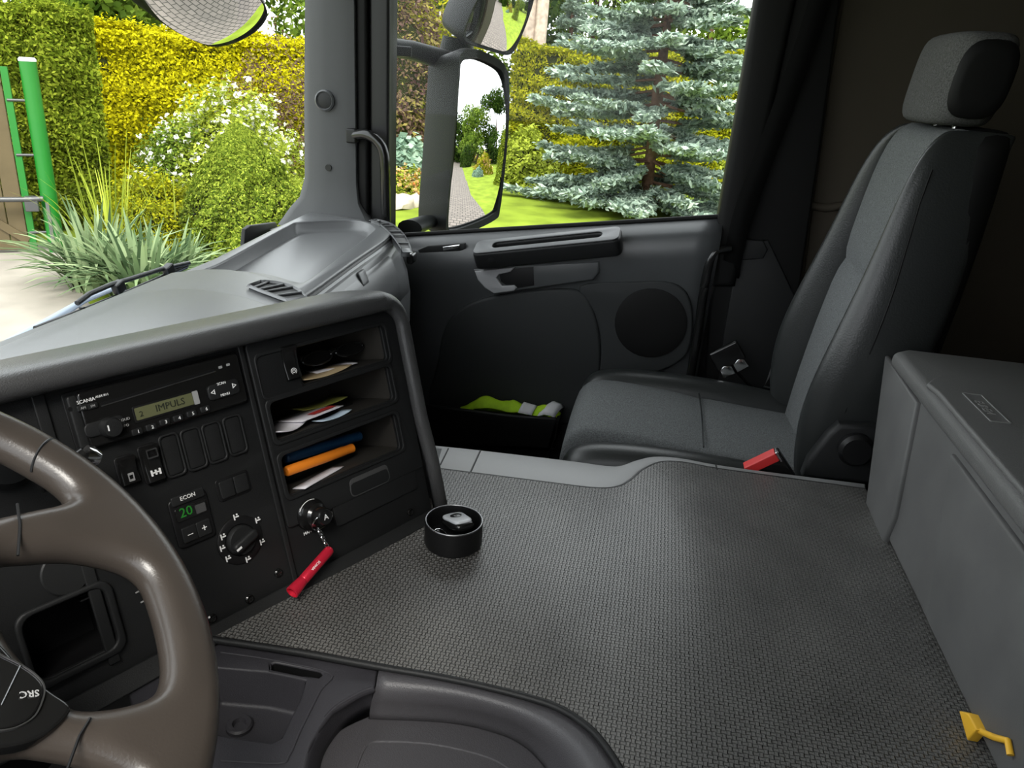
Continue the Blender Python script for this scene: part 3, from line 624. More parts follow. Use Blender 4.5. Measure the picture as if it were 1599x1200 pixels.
for px, d in (((324, 613), -1), ((357, 602), 1)):
    c = PF.uv(*px); T = [(-0.0024, -0.003), (0.003, 0), (-0.0024, 0.003)]; T2 = [(-0.0014, -0.0015), (0.0013, 0), (-0.0014, 0.0015)]
    plate('arrow_mark', PF.at(*c, 0.0125), [(x*d, y) for x, y in T], [[(x*d, y) for x, y in T2]], 0, 0.0006, wp, pad)
for px in ((337, 574), (349, 570)): c = PF.uv(*px); plate('media_mark', PF.at(*c, 0.010), rrect(-0.0022, 0.0022, -0.0014, 0.0014, 0.0006), [], 0, 0.0005, gp_, fp)

# ------------------------------------------------------------------ engine tunnel, its rubber mat and trims
ZT = -0.62
tun = root('engine_tunnel', (0.9, 0.0, -1.2), 'grey plastic engine tunnel between the seats', 'tunnel')
near = [(330, 1000), (470, 1021), (590, 1043), (700, 1062), (800, 1085), (870, 1107), (918, 1138), (948, 1172), (975, 1215)]
matn = [at_z(u, v, ZT)[:2] for u, v in near]
farp = [(1352, 766), (1200, 745), (1120, 734), (1065, 724), (1030, 724), (1003, 736), (983, 753), (960, 763), (925, 764), (850, 755), (740, 741), (660, 731)]
matf = [at_z(u, v, ZT)[:2] for u, v in farp]
mo = [tuple(p) for p in matn]+[(0.50, -0.16), (0.48, -0.42), (1.19, -0.42)]+[tuple(p) for p in catmull(matf, 4, closed=False)]+[(1.10, 0.42), (0.62, 0.52)]
rim_out = [(1352, 757), (1200, 738), (1120, 727), (1060, 716), (1020, 714), (992, 720), (960, 729), (900, 722), (860, 717), (740, 703), (672, 696), (640, 692)]
ro = [at_z(u, v, ZT)[:2] for u, v in rim_out]
ro = [tuple(p) for p in catmull(ro, 4, closed=False)]
# body under the mat
plate('body', WORLD, [(0.64, 0.5), (0.655, 0.0), (0.60, -0.12), (0.52, -0.2), (0.50, -1.0), (1.21, -1.0)]+ro+[(1.2, 0.6), (0.8, 0.62)], [], -1.19, ZT-0.006, M['plastic_black'], tun, bevel=0.01)
band = [tuple(p) for p in catmull(matf, 4, closed=False)]
plate('rim_trim', WORLD, ro+[(1.2, 0.45), (1.10, 0.45)]+band[::-1], [], ZT-0.012, ZT+0.002, M['plastic_rim'], tun, bevel=0.004, res=3)
for u0_, v0_, u1_, v1_ in ((750, 704, 733, 741), (1118, 726, 1120, 735)):
    p, q = at_z(u0_, v0_, ZT+0.002), at_z(u1_, v1_, ZT+0.002); tube('rim_joint', [p, q], 0.0016, M['plastic_black'], tun, n=6)
q = [at_z(u, v, ZT+0.0022) for u, v in ((676, 700), (690, 701), (683, 724), (674, 722))]; mk('rim_slot', q, [(0, 1, 2, 3)], M['plastic_black'], tun)
tube('rim_joint', [at_z(700, 701, ZT+0.002), at_z(687, 727, ZT+0.002), at_z(672, 725, ZT+0.002)], 0.0014, M['plastic_black'], tun, n=6)
mato = plate('tunnel_mat', WORLD, mo, [], ZT-0.004, ZT+0.003, M['rubber_weave'], None, bevel=0.002)
tag(mato, 'large grey rubber mat with woven pattern covering the engine tunnel', 'mat')
tube('mat_border', [A(p[0], p[1], ZT+0.001) for p in catmull([A(*q, 0)[:2] for q in matn], 4, closed=False)], 0.0042, M['plastic_dark'], mato, n=8)
mb2 = [A(p[0], p[1], ZT+0.0015) for p in band]; tube('mat_border', mb2, 0.0022, M['plastic_black'], mato, n=6)
# near-side rim and lid
L0 = [at_z(u, v, ZT) for u, v in ((592, 1044), (700, 1063), (800, 1086), (870, 1108), (918, 1139), (948, 1173), (975, 1216), (1010, 1290))]
L1 = [at_z(u, v, ZT-0.004) for u, v in ((587, 1072), (700, 1084), (795, 1108), (852, 1133), (890, 1163), (913, 1195), (935, 1235), (960, 1300))]
L2 = [at_z(u, v, ZT-0.03) for u, v in ((580, 1096), (700, 1104), (785, 1124), (835, 1150), (868, 1178), (888, 1208), (905, 1245), (925, 1310))]
L3 = [at_z(u, v, ZT-0.045) for u, v in ((577, 1114), (700, 1120), (775, 1136), (820, 1157), (848, 1184), (866, 1212), (880, 1245), (895, 1310))]
sm = lambda L: catmull(L, 5, closed=False)
rows = [sm(L0), sm([p+A(0, 0, 0.001) for p in [(a+b)/2 for a, b in zip(L0, L1)]]), sm(L1), sm(L2), sm(L3), sm([p+A(0, 0, -0.02) for p in L3])]
loft('rim_moulding', rows, M['plastic_near'], tun, closed=False, caps=False, solid=-0.003)
lidp = [p for p in sm(L3)]
lidc = [at_z(u, v, ZT-0.05) for u, v in ((577, 1115), (530, 1138), (505, 1170), (495, 1215), (490, 1310))]
LID = [A(p[0], p[1], ZT-0.052) for p in lidp[::-1]]+[A(p[0], p[1], ZT-0.052) for p in catmull(lidc, 4, closed=False)]
lo_ = plate('access_lid', WORLD, [(p[0], p[1]) for p in LID], [], ZT-0.066, ZT-0.052, M['plastic_near'], tun, bevel=0.003)
el = catmull([at_z(u, v, ZT-0.052) for u, v in ((552, 1215), (562, 1185), (575, 1163), (600, 1158), (680, 1163), (760, 1182), (800, 1205), (815, 1230))], 4, closed=False)
tube('lid_moulding', el, 0.0016, M['plastic_near'], lo_, n=6)
# driver-side coin tray moulding
ZC = ZT-0.006
oc = [(300, 990), (345, 1003), (470, 1023), (590, 1045), (585, 1075), (560, 1085), (520, 1110), (494, 1145), (476, 1185), (465, 1250), (250, 1300), (200, 1080)]
otr = [at_z(u, v, ZC)[:2] for u, v in oc]
hole1 = [at_z(u, v, ZC)[:2] for u, v in ((330, 1042), (420, 1050), (478, 1062), (470, 1090), (452, 1125), (440, 1152), (425, 1160), (330, 1146), (290, 1100))]
hole2 = [at_z(u, v, ZC)[:2] for u, v in ((424, 1036), (430, 1034), (500, 1048), (504, 1053), (498, 1058), (424, 1047))]
ct = root('coin_tray', (0.55, 0.30, -0.72), 'dark plastic tray moulding with a square recess beside the steering wheel', 'tray')
plate('surround', WORLD, [tuple(p) for p in otr], [[tuple(p) for p in hole1], [tuple(p) for p in hole2]], ZC-0.008, ZC, M['plastic_tray'], ct, bevel=0.003)
def bowl(name, hole, depth, shrink, par, mt):
    n = len(hole); cc = np.mean(np.array(hole), 0); t = [A(*p, ZC-0.003) for p in hole]; b = [A(*(cc+(np.array(p)-cc)*shrink), ZC-depth) for p in hole]
    return mk(name, t+b, [(i, (i+1) % n, n+(i+1) % n, n+i) for i in range(n)]+[tuple(n+i for i in range(n))], mt, par, bevel=0.006)
bowl('recess', hole1, 0.045, 0.86, ct, M['plastic_tray']); bowl('slot', hole2, 0.02, 0.95, ct, M['plastic_black'])
pc = at_z(374, 1134, ZC-0.043); lathe('drain_boss', Fr(A(pc[0], pc[1], ZC-0.045), (1, 0, 0), (0, 1, 0)), [(0.014, 0), (0.014, 0.004), (0.012, 0.006), (0.0075, 0.006), (0.006, 0.001)], M['plastic_tray'], ct, n=24)
dwn = [at_z(u, v, ZC) for u, v in ((585, 1075), (560, 1085), (520, 1110), (494, 1145), (476, 1185), (465, 1250))]
d2 = [at_z(u, v, ZC-0.03) for u, v in ((581, 1100), (566, 1104), (536, 1124), (512, 1156), (496, 1190), (486, 1255))]
d3 = [at_z(u, v, ZC-0.052) for u, v in ((578, 1117), (568, 1120), (540, 1138), (516, 1166), (503, 1196), (494, 1262))]
loft('shoulder', [sm(dwn), sm([(a+b)/2+A(0, 0, 0.006) for a, b in zip(dwn, d2)]), sm(d2), sm(d3)], M['plastic_tray'], ct, closed=False, caps=False, solid=-0.003)
tube('tray_moulding', sm([at_z(u, v, ZC+0.0005) for u, v in ((345, 1019), (420, 1030), (515, 1052), (500, 1080), (470, 1140), (452, 1180), (435, 1192), (345, 1188))]), 0.0012, M['plastic_tray'], ct, n=6)
#@@PART3
# ------------------------------------------------------------------ steering wheel
WA = math.radians(35); wc = A(0.259, 0.422, -0.327)
WF = Fr(wc, (1, 0, 0), (0, math.cos(WA), math.sin(WA)))
sw_ = root('steering_wheel', WF.p(0, 0, -0.05), 'worn brown leather steering wheel in the lower left corner', 'steering wheel')
def pol(r, d): return (r*math.cos(math.radians(d)), r*math.sin(math.radians(d)))
def rotp(P, d):
    c, s = math.cos(math.radians(d)), math.sin(math.radians(d)); return [(x*c-y*s, x*s+y*c) for x, y in P]
holeB = [(0.112, -0.012), (0.135, -0.026), (0.156, -0.044), (0.172, -0.070), (0.174, -0.088), (0.162, -0.108), (0.142, -0.132), (0.122, -0.149), (0.104, -0.153), (0.084, -0.142), (0.066, -0.124), (0.063, -0.110), (0.066, -0.09), (0.074, -0.058), (0.092, -0.028)]
holeA = [(0.193, -0.002), pol(0.196, 8), pol(0.196, 25), pol(0.196, 50), pol(0.196, 75), pol(0.196, 95), pol(0.190, 104), pol(0.165, 106), pol(0.135, 105), pol(0.112, 100), pol(0.105, 80), pol(0.105, 50), pol(0.108, 25), (0.118, 0.022), (0.142, 0.013), (0.165, 0.003), (0.182, -0.004)]
holeC = rotp(holeA, 180.0); holeD = rotp(holeB, 180.0)
H = [[tuple(p) for p in catmull(h, 4)] for h in (holeA, holeB, holeC, holeD)]
plate('rim_and_spokes', WF, circle(0, 0, 0.2335, 96), H, -0.022, 0.010, M['leather_wheel'], sw_, bevel=0.0155, res=6)
lathe('hub', WF.at(0, 0, -0.02), [(0.072, 0), (0.080, 0.012), (0.078, 0.026), (0.066, 0.034), (0.03, 0.038)], M['plastic_dark'], sw_, n=48)
lathe('column', WF.at(0, 0, -0.30), [(0.07, 0), (0.075, 0.15), (0.07, 0.27), (0.05, 0.283)], M['plastic_black'], sw_, n=32)
# leather seams
for d, r0_, r1_ in ((9, 0.194, 0.238), (-83, 0.194, 0.238)):
    P = [WF.p(*pol(0.2145+0.019*math.cos(f), d+2*math.sin(f)), 0.0163*math.sin(f)-0.006) for f in np.linspace(0.15, 3.0, 12)]
    tube('leather_seam', P, 0.0011, M['plastic_black'], sw_, n=6)
WT = WF.at(0, 0, 0.0105)
for q in (((27, 787), (31, 820), (28, 868)), ((141, 1122), (124, 1150), (104, 1205))):
    tube('leather_seam', [WT.p(*WT.uv(*px), 0.0) for px in q], 0.0010, M['plastic_black'], sw_, n=6)
# button pad on the lower spoke
WB = WF.at(0, 0, 0.012)
padp = [WB.uv(u, v) for u, v in ((-30, 985), (0, 1008), (30, 1040), (75, 1078), (108, 1102), (103, 1122), (70, 1150), (20, 1166), (-40, 1160), (-90, 1080))]
pd = plate('button_pad', WF, [tuple(p) for p in catmull(padp, 4)], [], 0.0, 0.014, M['plastic_gloss'], sw_, bevel=0.003, res=3)
bt1 = [WB.uv(u, v) for u, v in ((-30, 1016), (0, 1028), (42, 1050), (66, 1074), (64, 1100), (48, 1128), (10, 1146), (-30, 1140), (-50, 1080))]
bo = [tuple(p) for p in catmull(bt1, 4)]; cc = np.mean(np.array(bo), 0); bi = [tuple(cc+(np.array(p)-cc)*0.945) for p in bo]
plate('chrome_trim', WF, bo, [bi], 0.013, 0.0160, M['metal_grey'], pd, bevel=0.0010)
plate('source_button', WF, [tuple(cc+(np.array(p)-cc)*0.93) for p in bo], [], 0.012, 0.0162, M['plastic_gloss'], pd, bevel=0.0015)
tube('button_split', [WF.p(*WB.uv(28, 1046), 0.0164), WF.p(*WB.uv(-2, 1108), 0.0164)], 0.0005, M['metal_grey'], pd, n=6)
sa, sb = at_plane(62, 1083, WF.p(0, 0, 0.0162), WF.ez), at_plane(28, 1087, WF.p(0, 0, 0.0162), WF.ez)
mid = (sa+sb)/2; tx = unit(sb-sa)
text('button_lettering', Fr(mid+WF.ez*0.0008, tx, np.cross(WF.ez, tx), WF.ez), 'SRC', 0.0062, M['grey_print'], pd, bold=True)
st = root('column_stalk', PF.p(-0.10, 0.2, 0.05), 'chrome tipped stalk peeking out behind the steering wheel', 'stalk')
tipp = [at_plane(*px, PF.p(0, 0, 0.06), PF.ez) for px in ((60, 760), (105, 730), (132, 712), (153, 717))]
tube('lever', tipp[:3], [0.008, 0.009, 0.010], M['plastic_gloss'], st); tube('tip', [tipp[2], (tipp[2]+tipp[3])/2, tipp[3]], [0.0105, 0.0105, 0.008], M['chrome'], st, n=14)

# ------------------------------------------------------------------ passenger seat
seat = root('passenger_seat', (1.55, -0.15, -1.2), 'black passenger seat with grey fabric centre and leather side bolsters', 'seat')
X, Y, Z = A(1, 0, 0), A(0, 1, 0), A(0, 0, 1)
# cushion: fabric centre, lofted front to back
def cush(y, top, x0, x1, crown=0.010, low=-0.80):
    r = 0.022
    return [A(x0, y, low), A(x0, y, top-r), A(x0+0.006, y, top-0.006), A(x0+0.02, y, top), A((x0+x1)/2-0.06, y, top+crown*0.6), A((x0+x1)/2, y, top+crown), A((x0+x1)/2+0.06, y, top+crown*0.6), A(x1-0.02, y, top), A(x1-0.006, y, top-0.006), A(x1, y, top-r), A(x1, y, low)]
prof_y = [(0.128, -0.790), (0.128, -0.745), (0.126, -0.700), (0.114, -0.668), (0.090, -0.651), (0.05, -0.645), (-0.05, -0.650), (-0.146, -0.660), (-0.154, -0.664), (-0.162, -0.660), (-0.26, -0.668), (-0.40, -0.675)]
loft('cushion_centre', [cush(y, z, 1.405, 1.705) for y, z in prof_y], M['fabric_seat'], seat, closed=False, caps=False, sub=1)
def bolster(name, x0, x1, lift, flip):
    S = []
    for y, z, w in ((0.122, -0.80, 0.8), (0.124, -0.74, 0.85), (0.116, -0.69, 0.95), (0.09, -0.662, 1), (0.03, -0.650, 1), (-0.1, -0.645, 1), (-0.25, -0.650, 0.95), (-0.38, -0.665, 0.8)):
        top = z+lift*w; S.append([A(x0, y, -0.82), A(x0-0.004, y, top-0.05), A(x0+0.012, y, top-0.014), A((x0+x1)/2-0.012, y, top), A((x0+x1)/2+0.012, y, top), A(x1-0.012, y, top-0.012), A(x1+0.004, y, top-0.04), A(x1, y, -0.82)])
    return loft(name, S, M['leather_black'], seat, closed=False, caps=False, sub=2)
bolster('cushion_bolster', 1.318, 1.412, -0.006, 0); bolster('cushion_bolster', 1.698, 1.79, 0.012, 1)
box('seat_base', WORLD, 1.34, 1.77, -0.42, 0.06, -1.19, -0.80, M['plastic_black'], seat, bevel=0.02)
tube('cushion_piping', [A(x, -0.154, -0.6585+0.010*math.sin(math.pi*(x-1.405)/0.3)) for x in np.linspace(1.412, 1.698, 12)], 0.0016, M['leather_black'], seat, n=6)
# bellows at the cushion side
for k in range(3): tube('gaiter_fold', [A(1.305, 0.10, -0.70-0.016*k), A(1.300, 0.0, -0.695-0.016*k), A(1.300, -0.12, -0.695-0.016*k)], 0.006, M['rubber_black'], seat, n=6)
# backrest
def yb(z): return float(np.interp(z, [-0.70, -0.6, -0.45, -0.30, -0.15, -0.06, -0.03], [-0.345, -0.350, -0.372, -0.396, -0.410, -0.424, -0.44]))
S = []
for z, d in ((-0.70, 0.0), (-0.62, 0.0), (-0.50, 0.004), (-0.40, 0.006), (-0.322, 0.006), (-0.312, -0.010), (-0.300, 0.006), (-0.22, 0.006), (-0.13, 0.004), (-0.075, 0.0), (-0.052, -0.006), (-0.040, -0.022), (-0.038, -0.05)):
    w = float(np.interp(z, [-0.7, -0.4, -0.1, -0.04], [0.165, 0.160, 0.146, 0.125]))
    S.append([A(1.55-w, yb(z)-0.05, z), A(1.55-w, yb(z)-0.012, z), A(1.55-w*0.93, yb(z)-0.002+d, z), A(1.55-w*0.5, yb(z)+d, z), A(1.55, yb(z)-0.003+d, z), A(1.55+w*0.5, yb(z)+d, z), A(1.55+w*0.93, yb(z)-0.002+d, z), A(1.55+w, yb(z)-0.012, z), A(1.55+w, yb(z)-0.05, z)])
loft('backrest_centre', S, M['fabric_seat'], seat, closed=False, caps=False, sub=1)
def bbol(sgn):
    S = []
    for z, out, fwd in ((-0.70, 0.050, 0.020), (-0.62, 0.060, 0.045), (-0.54, 0.072, 0.062), (-0.46, 0.076, 0.064), (-0.36, 0.068, 0.052), (-0.25, 0.050, 0.036), (-0.15, 0.038, 0.024), (-0.08, 0.030, 0.012), (-0.045, 0.024, -0.006), (-0.038, 0.02, -0.04)):
        w = float(np.interp(z, [-0.7, -0.4, -0.1, -0.04], [0.157, 0.152, 0.138, 0.118])); xi = 1.55+sgn*w; o = out; y = yb(z)
        S.append([A(xi, y-0.10, z), A(xi, y-0.01, z), A(xi+sgn*o*0.25, y+fwd*0.7, z), A(xi+sgn*o*0.6, y+fwd, z), A(xi+sgn*o*0.92, y+fwd*0.6, z), A(xi+sgn*o, y-0.02, z), A(xi+sgn*o*0.98, y-0.08, z), A(xi+sgn*o*0.7, y-0.13, z)])
    return loft('backrest_bolster', S, M['leather_black'], seat, sub=2)
bbol(-1); bbol(1)
S = []
for z, w, t in ((-0.72, 0.19, 0.06), (-0.6, 0.205, 0.07), (-0.4, 0.205, 0.07), (-0.2, 0.185, 0.06), (-0.08, 0.165, 0.05), (-0.04, 0.150, 0.04), (-0.034, 0.12, 0.02)):
    S.append(sec(A(1.55, yb(z)-0.085, z), X, Y, w, t, 20, 3.5))
loft('back_shell', S, M['rubber_black'], seat, sub=1)
tube('stitching', [A(1.55-float(np.interp(z, [-0.7, -0.4, -0.1], [0.157, 0.152, 0.138]))-float(np.interp(z, [-0.7, -0.5, -0.36, -0.15, -0.06], [0.048, 0.072, 0.066, 0.036, 0.026]))*0.99, yb(z)-0.01, z) for z in np.linspace(-0.62, -0.1, 20)], 0.0015, M['rubber_black'], seat, n=6)
# headrest
S = []
hz = [(-0.036, 0.7, 0.7), (-0.030, 0.9, 0.9), (-0.012, 1, 1), (0.03, 1.0, 1.0), (0.07, 1.0, 1.0), (0.095, 0.97, 0.96), (0.108, 0.86, 0.85), (0.112, 0.65, 0.6)]
HC = A(1.55, -0.474, 0)
for z, a, b in hz: S.append(sec(HC+A(0, -0.10*(z+0.03), z), X, Y, 0.130*a, 0.056*b, 28, 3.2))
hd = loft('headrest', S, M['fabric_head'], seat, sub=1)
S = []
for k, (o, s) in enumerate(((0.0, 0.9), (-0.006, 0.82), (-0.008, 0.6))):
    S.append(sec(A(1.55-0.128+o, -0.480, 0.038), Y, A(0, -0.1, 1), 0.049*s, 0.066*s, 24, 3.0))
loft('headrest_side', S, M['rubber_black'], hd)
for s in (-0.05, 0.05): tube('headrest_post', [A(1.55+s, -0.475, -0.09), A(1.55+s, -0.485, -0.02)], 0.006, M['chrome'], seat, n=10)
# side shield with recliner
f = Fr(A(1.30, 0, 0), (0, -1, 0), (0, 0, 1), (-1, 0, 0))
plate('side_shield', f, [f.uv(u, v) for u, v in ((1252, 745), (1262, 720), (1295, 678), (1312, 664), (1375, 668), (1400, 700), (1380, 760), (1300, 752))], [], -0.03, 0, M['plastic_dark'], seat, bevel=0.008)
c = f.uv(1335, 700); lathe('recliner_knob', f.at(*c), [(0.030, -0.005), (0.030, 0.012), (0.024, 0.018), (0.01, 0.018)], M['plastic_black'], seat, n=24)

# belt buckle between seat and tunnel
bk_ = root('belt_buckle', at_z(1200, 735, -0.66), 'black belt buckle with red release button beside the seat cushion', 'buckle')
q0, q1 = at_x(1170, 733, 1.285), at_x(1208, 715, 1.285); bx_ = unit(q1-q0); bfz = Fr((q0+q1)/2, bx_, unit(np.cross((-1, 0, 0), bx_)), (-1, 0, 0))
if bfz.ey[2] < 0: bfz.ey = -bfz.ey
box('body', bfz, -0.034, 0.038, -0.060, 0.006, -0.022, 0.004, M['plastic_gloss'], bk_, bevel=0.004)
box('release_button', bfz, -0.030, 0.030, -0.008, 0.0085, -0.018, 0.006, M['red_plastic'], bk_, bevel=0.0015)
box('slot_frame', bfz, 0.030, 0.034, -0.012, 0.009, -0.018, 0.005, M['chrome'], bk_, bevel=0.001)
# seat belt hanging on the pillar
bl = root('seat_belt', (1.8, -0.2, -0.7), 'black seat belt with its tongue hanging by the door pillar', 'seat belt')
def ribbon(name, pts, w, mt, par, wd=(0, 1, 0)):
    wd = unit(wd); return loft(name, [[p-wd*w, p+wd*w] for p in pts], mt, par, closed=False, caps=False, solid=0.0015)
ribbon('strap', catmull([at_x(1345, -260, 1.86), at_x(1280, 0, 1.855), at_x(1218, 180, 1.85), at_x(1165, 320, 1.845), at_x(1148, 385, 1.862), at_x(1140, 430, 1.875)], 4, closed=False), 0.022, M['belt_black'], bl, wd=(0, 1, 0.25))
t0, t1 = at_x(1126, 538, 1.79), at_x(1152, 585, 1.785); td = unit(t1-t0); tf = Fr((t0+t1)/2, unit(np.cross(td, (1, 0, 0))), -td)
if tf.ex[1] > 0: tf.ex = -tf.ex
tf.ez = unit(np.cross(tf.ex, tf.ey))
if tf.ez[0] > 0: tf.ez = -tf.ez
tg = box('tongue_body', tf, -0.036, 0.036, -0.014, 0.036, -0.008, 0.010, M['plastic_gloss'], bl, bevel=0.005)
for s in (-1, 1): plate('tongue_plate', tf, [(s*0.003, -0.034), (s*0.032, -0.032), (s*0.030, -0.012), (s*0.018, -0.006), (s*0.003, -0.014)], [], 0.0, 0.012, M['chrome'], bl, bevel=0.0008)
ribbon('strap', catmull([at_x(1120, 545, 1.80), at_x(1150, 580, 1.79), at_x(1180, 612, 1.80), at_x(1200, 640, 1.80)], 4, closed=False), 0.021, M['belt_black'], bl, wd=(0, 1, 0.65))
tube('stitch_loop', [at_x(1205, 575, 1.79), at_x(1200, 590, 1.79), at_x(1193, 604, 1.79), at_x(1216, 608, 1.79)], 0.002, M['metal_grey'], bl, n=6)

# ------------------------------------------------------------------ storage box behind the tunnel
sb = root('storage_box', (0.8, -0.6, -0.61), 'large grey plastic storage box with lid behind the tunnel mat', 'storage box')
BY = -0.408
def bsec(z, x1, y0): return [A(0.20, y0, z), A(x1, y0, z), A(x1, -0.95, z), A(0.20, -0.95, z)]
V = bsec(-0.617, 1.195, BY)+bsec(-0.392, 1.268, BY-0.012)
mk('body', V, [(0, 1, 2, 3), (4, 5, 6, 7), (0, 1, 5, 4), (1, 2, 6, 5), (2, 3, 7, 6), (3, 0, 4, 7)], M['plastic_box'], sb, bevel=0.008)
FY = Fr(A(0, BY, -0.617), (-1, 0, 0), (0, -0.053, 1), (0, 1, 0.053))
def fpx(l): return [FY.uv(u, v) for u, v in l]
plate('panel_cover', FY, fpx([(1388, 556), (1438, 630), (1402, 810), (1385, 850), (1358, 788)]), [], -0.004, 0.007, M['plastic_box'], sb, bevel=0.004)
plate('panel_cover', FY, fpx([(1492, 710), (1599, 850), (1700, 985), (1680, 1300), (1560, 1185), (1545, 1160), (1480, 1060)]) if False else [FY.uv(1492, 710), FY.uv(1700, 985), (-0.25, 0.012), (-0.66, 0.012), (-0.88, 0.012)], [], -0.004, 0.007, M['plastic_box'], sb, bevel=0.004)
lt = [(0.15, -0.96), (1.285, -0.96), (1.285, BY-0.02), (1.265, BY+0.002), (0.15, BY+0.002)]
lid_ = plate('lid', WORLD, lt, [], -0.404, -0.372, M['plastic_lid'], sb, bevel=0.013, res=4)
lz = -0.372
g2 = [at_z(u, v, lz) for u, v in ((1446, 604), (1458, 595), (1480, 590), (1540, 590), (1640, 600))]
plate('lid_pad', WORLD, [(p[0], p[1]) for p in catmull(g2, 4, closed=False)]+[(0.40, -0.62), (0.40, BY-0.004), (1.07, BY-0.004)], [], lz-0.003, lz+0.006, M['plastic_lid'], lid_, bevel=0.0044, res=3)
lg = [at_z(u, v, lz+0.006) for u, v in ((1507, 616), (1527, 615), (1568, 658), (1548, 657))]
m_ = 'plastic_lid'
ex_ = unit(lg[3]-lg[0]); ey_ = unit(np.cross((0, 0, 1), ex_)); lo0 = lg[0]
if (lg[1]-lg[0])@ey_ < 0: ex_ = -ex_; ey_ = -ey_; lo0 = lg[3]
LG = Fr(lo0, ex_, ey_, (0, 0, 1)); wl_ = np.linalg.norm(lg[3]-lg[0]); hl_ = abs((lg[1]-lg[0])@ey_)
plate('logo_frame', LG, rrect(-0.004, wl_+0.004, -0.003, hl_+0.003, 0.002), [rrect(-0.002, wl_+0.002, -0.0015, hl_+0.0015, 0.001)], 0.0, 0.0012, M['emboss_grey'], lid_)
text('logo_lettering', LG.at(wl_/2, hl_*0.42, 0.0004), 'EUREM', hl_*0.75, M['emboss_grey'], lid_, depth=0.0005)
ys = root('yellow_strap_clip', at_y(1530, 1160, -0.398), 'yellow plastic strap clip at the foot of the storage box', 'clip')
P = [at_y(u, v, -0.398) for u, v in ((1506, 1112), (1521, 1116), (1534, 1142), (1519, 1158))]
cz = np.mean(P, 0); yfz = Fr(cz, (-1, 0, 0), (0, 0, 1), (0, 1, 0))
plate('clip_plate', yfz, [(cz[0]-p[0], p[2]-cz[2]) for p in P], [], -0.006, 0.006, M['yellow_plastic'], ys, bevel=0.002)
tube('clip_bar', [at_y(1530, 1142, -0.398), at_y(1552, 1152, -0.40), at_y(1574, 1158, -0.40), at_y(1578, 1180, -0.40)], 0.0035, M['yellow_plastic'], ys, n=8)

# ------------------------------------------------------------------ cup, key and keyring
pcup = at_z(707, 858, ZT+0.003)
pcup = at_z(707.5, 848, ZT+0.003)
cup = root('round_cup', pcup, 'low round black cup standing on the rubber mat', 'cup')
cr = 0.0405
lathe('bowl', Fr(pcup, (1, 0, 0), (0, 1, 0)), [(0.036, 0.0), (cr-0.001, 0.002), (cr, 0.005), (cr, 0.036), (cr-0.003, 0.0375), (cr-0.0032, 0.010), (0.02, 0.008)], M['plastic_black'], cup, n=48)
rr = [pcup+A((cr-0.0012)*math.cos(f), (cr-0.0012)*math.sin(f), 0.0372) for f in np.linspace(0, 2*math.pi, 49)[:-1]]
tube('lip', rr, 0.0011, M['metal_grey'], cup, n=8, cyc=True)
kf_ = Fr(pcup+A(0.003, -0.004, 0.019), unit(A(0.45, -0.9, 0.0)), A(0.72, 0.36, 0.62))
kf_.ey = unit(np.cross((kf_.ez), kf_.ex)) if False else kf_.ey
fob = root('key_fob', kf_.o, 'glossy black and silver key fob lying in the round cup', 'key fob')
# key body lies across the cup, tilted towards the camera
ax_ = unit(A(-0.62, -0.50, 0.25)); ay_ = unit(np.cross((0, 0, 1), ax_)); 
KF = Fr(pcup+A(0.006, -0.005, 0.029), ax_, ay_)
plate('case', KF, [tuple(p) for p in catmull([(-0.026, -0.015), (0.0, -0.017), (0.022, -0.014), (0.027, -0.006), (0.027, 0.006), (0.022, 0.014), (0.0, 0.017), (-0.026, 0.015), (-0.030, 0.0)], 4)], [], -0.005, 0.006, M['plastic_gloss'], fob, bevel=0.005, res=4)
plate('silver_shell', KF, [tuple(p) for p in catmull([(-0.024, -0.013), (0.0, -0.0145), (0.020, -0.012), (0.023, 0.0), (0.020, 0.012), (0.0, 0.0145), (-0.024, 0.013)], 4)], [], 0.004, 0.0095, M['fob_silver'], fob, bevel=0.003, res=3)
for a, b, r, mt in ((-0.007, 0.0, 0.0082, 'plastic_gloss'), (-0.0105, 0.002, 0.0035, 'chrome'), (-0.003, -0.002, 0.003, 'chrome')):
    lathe('fob_button', KF.at(a, b, 0.0090), [(r, 0), (r, 0.0012), (r*0.7, 0.0022)], M[mt], fob, n=20)
kx = root('small_keys', pcup+A(-0.014, 0.014, 0.01), 'small dark keys on a wire ring in the round cup', 'keys')
arc('ring', Fr(pcup+A(-0.012, 0.016, 0.019), (1, 0, 0.2), (0, 1, 0.3)), 0.009, 0, 2*math.pi, 0.0008, M['chrome'], kx, 20)
tube('key_blade', [pcup+A(-0.026, 0.004, 0.012), pcup+A(-0.004, 0.022, 0.018)], 0.0025, M['metal_grey'], kx, n=6)
# keychain torch hanging from the knob
a, b = PF.uv(483, 803)
kc = root('keychain_torch', PF.p(a, b-0.08, 0.03), 'red metal keychain torch hanging on a chain from the console knob', 'keychain')
rf = Fr(PF.p(a+0.0, b-0.006, 0.026), PF.ex, PF.ey*0.8+PF.ez*0.6)
arc('split_ring', rf, 0.0155, 0, 2*math.pi, 0.0009, M['chrome'], kc, 28)
nq = PF.ez
c0 = at_plane(497, 826, PF.p(0, 0, 0.024), nq); c1 = at_plane(511, 854, PF.p(0, 0, 0.026), nq); 
for k in range(6):
    t = (k+0.5)/6; p = c0+(c1-c0)*t; d = unit(c1-c0); s_ = unit(np.cross(d, nq)) if k % 2 else nq
    pts = [p+d*0.0042*math.cos(f)+s_*0.0024*math.sin(f) for f in np.linspace(0, 2*math.pi, 13)[:-1]]
    tube('chain_link', pts, 0.0007, M['chrome'], kc, n=6, cyc=True)
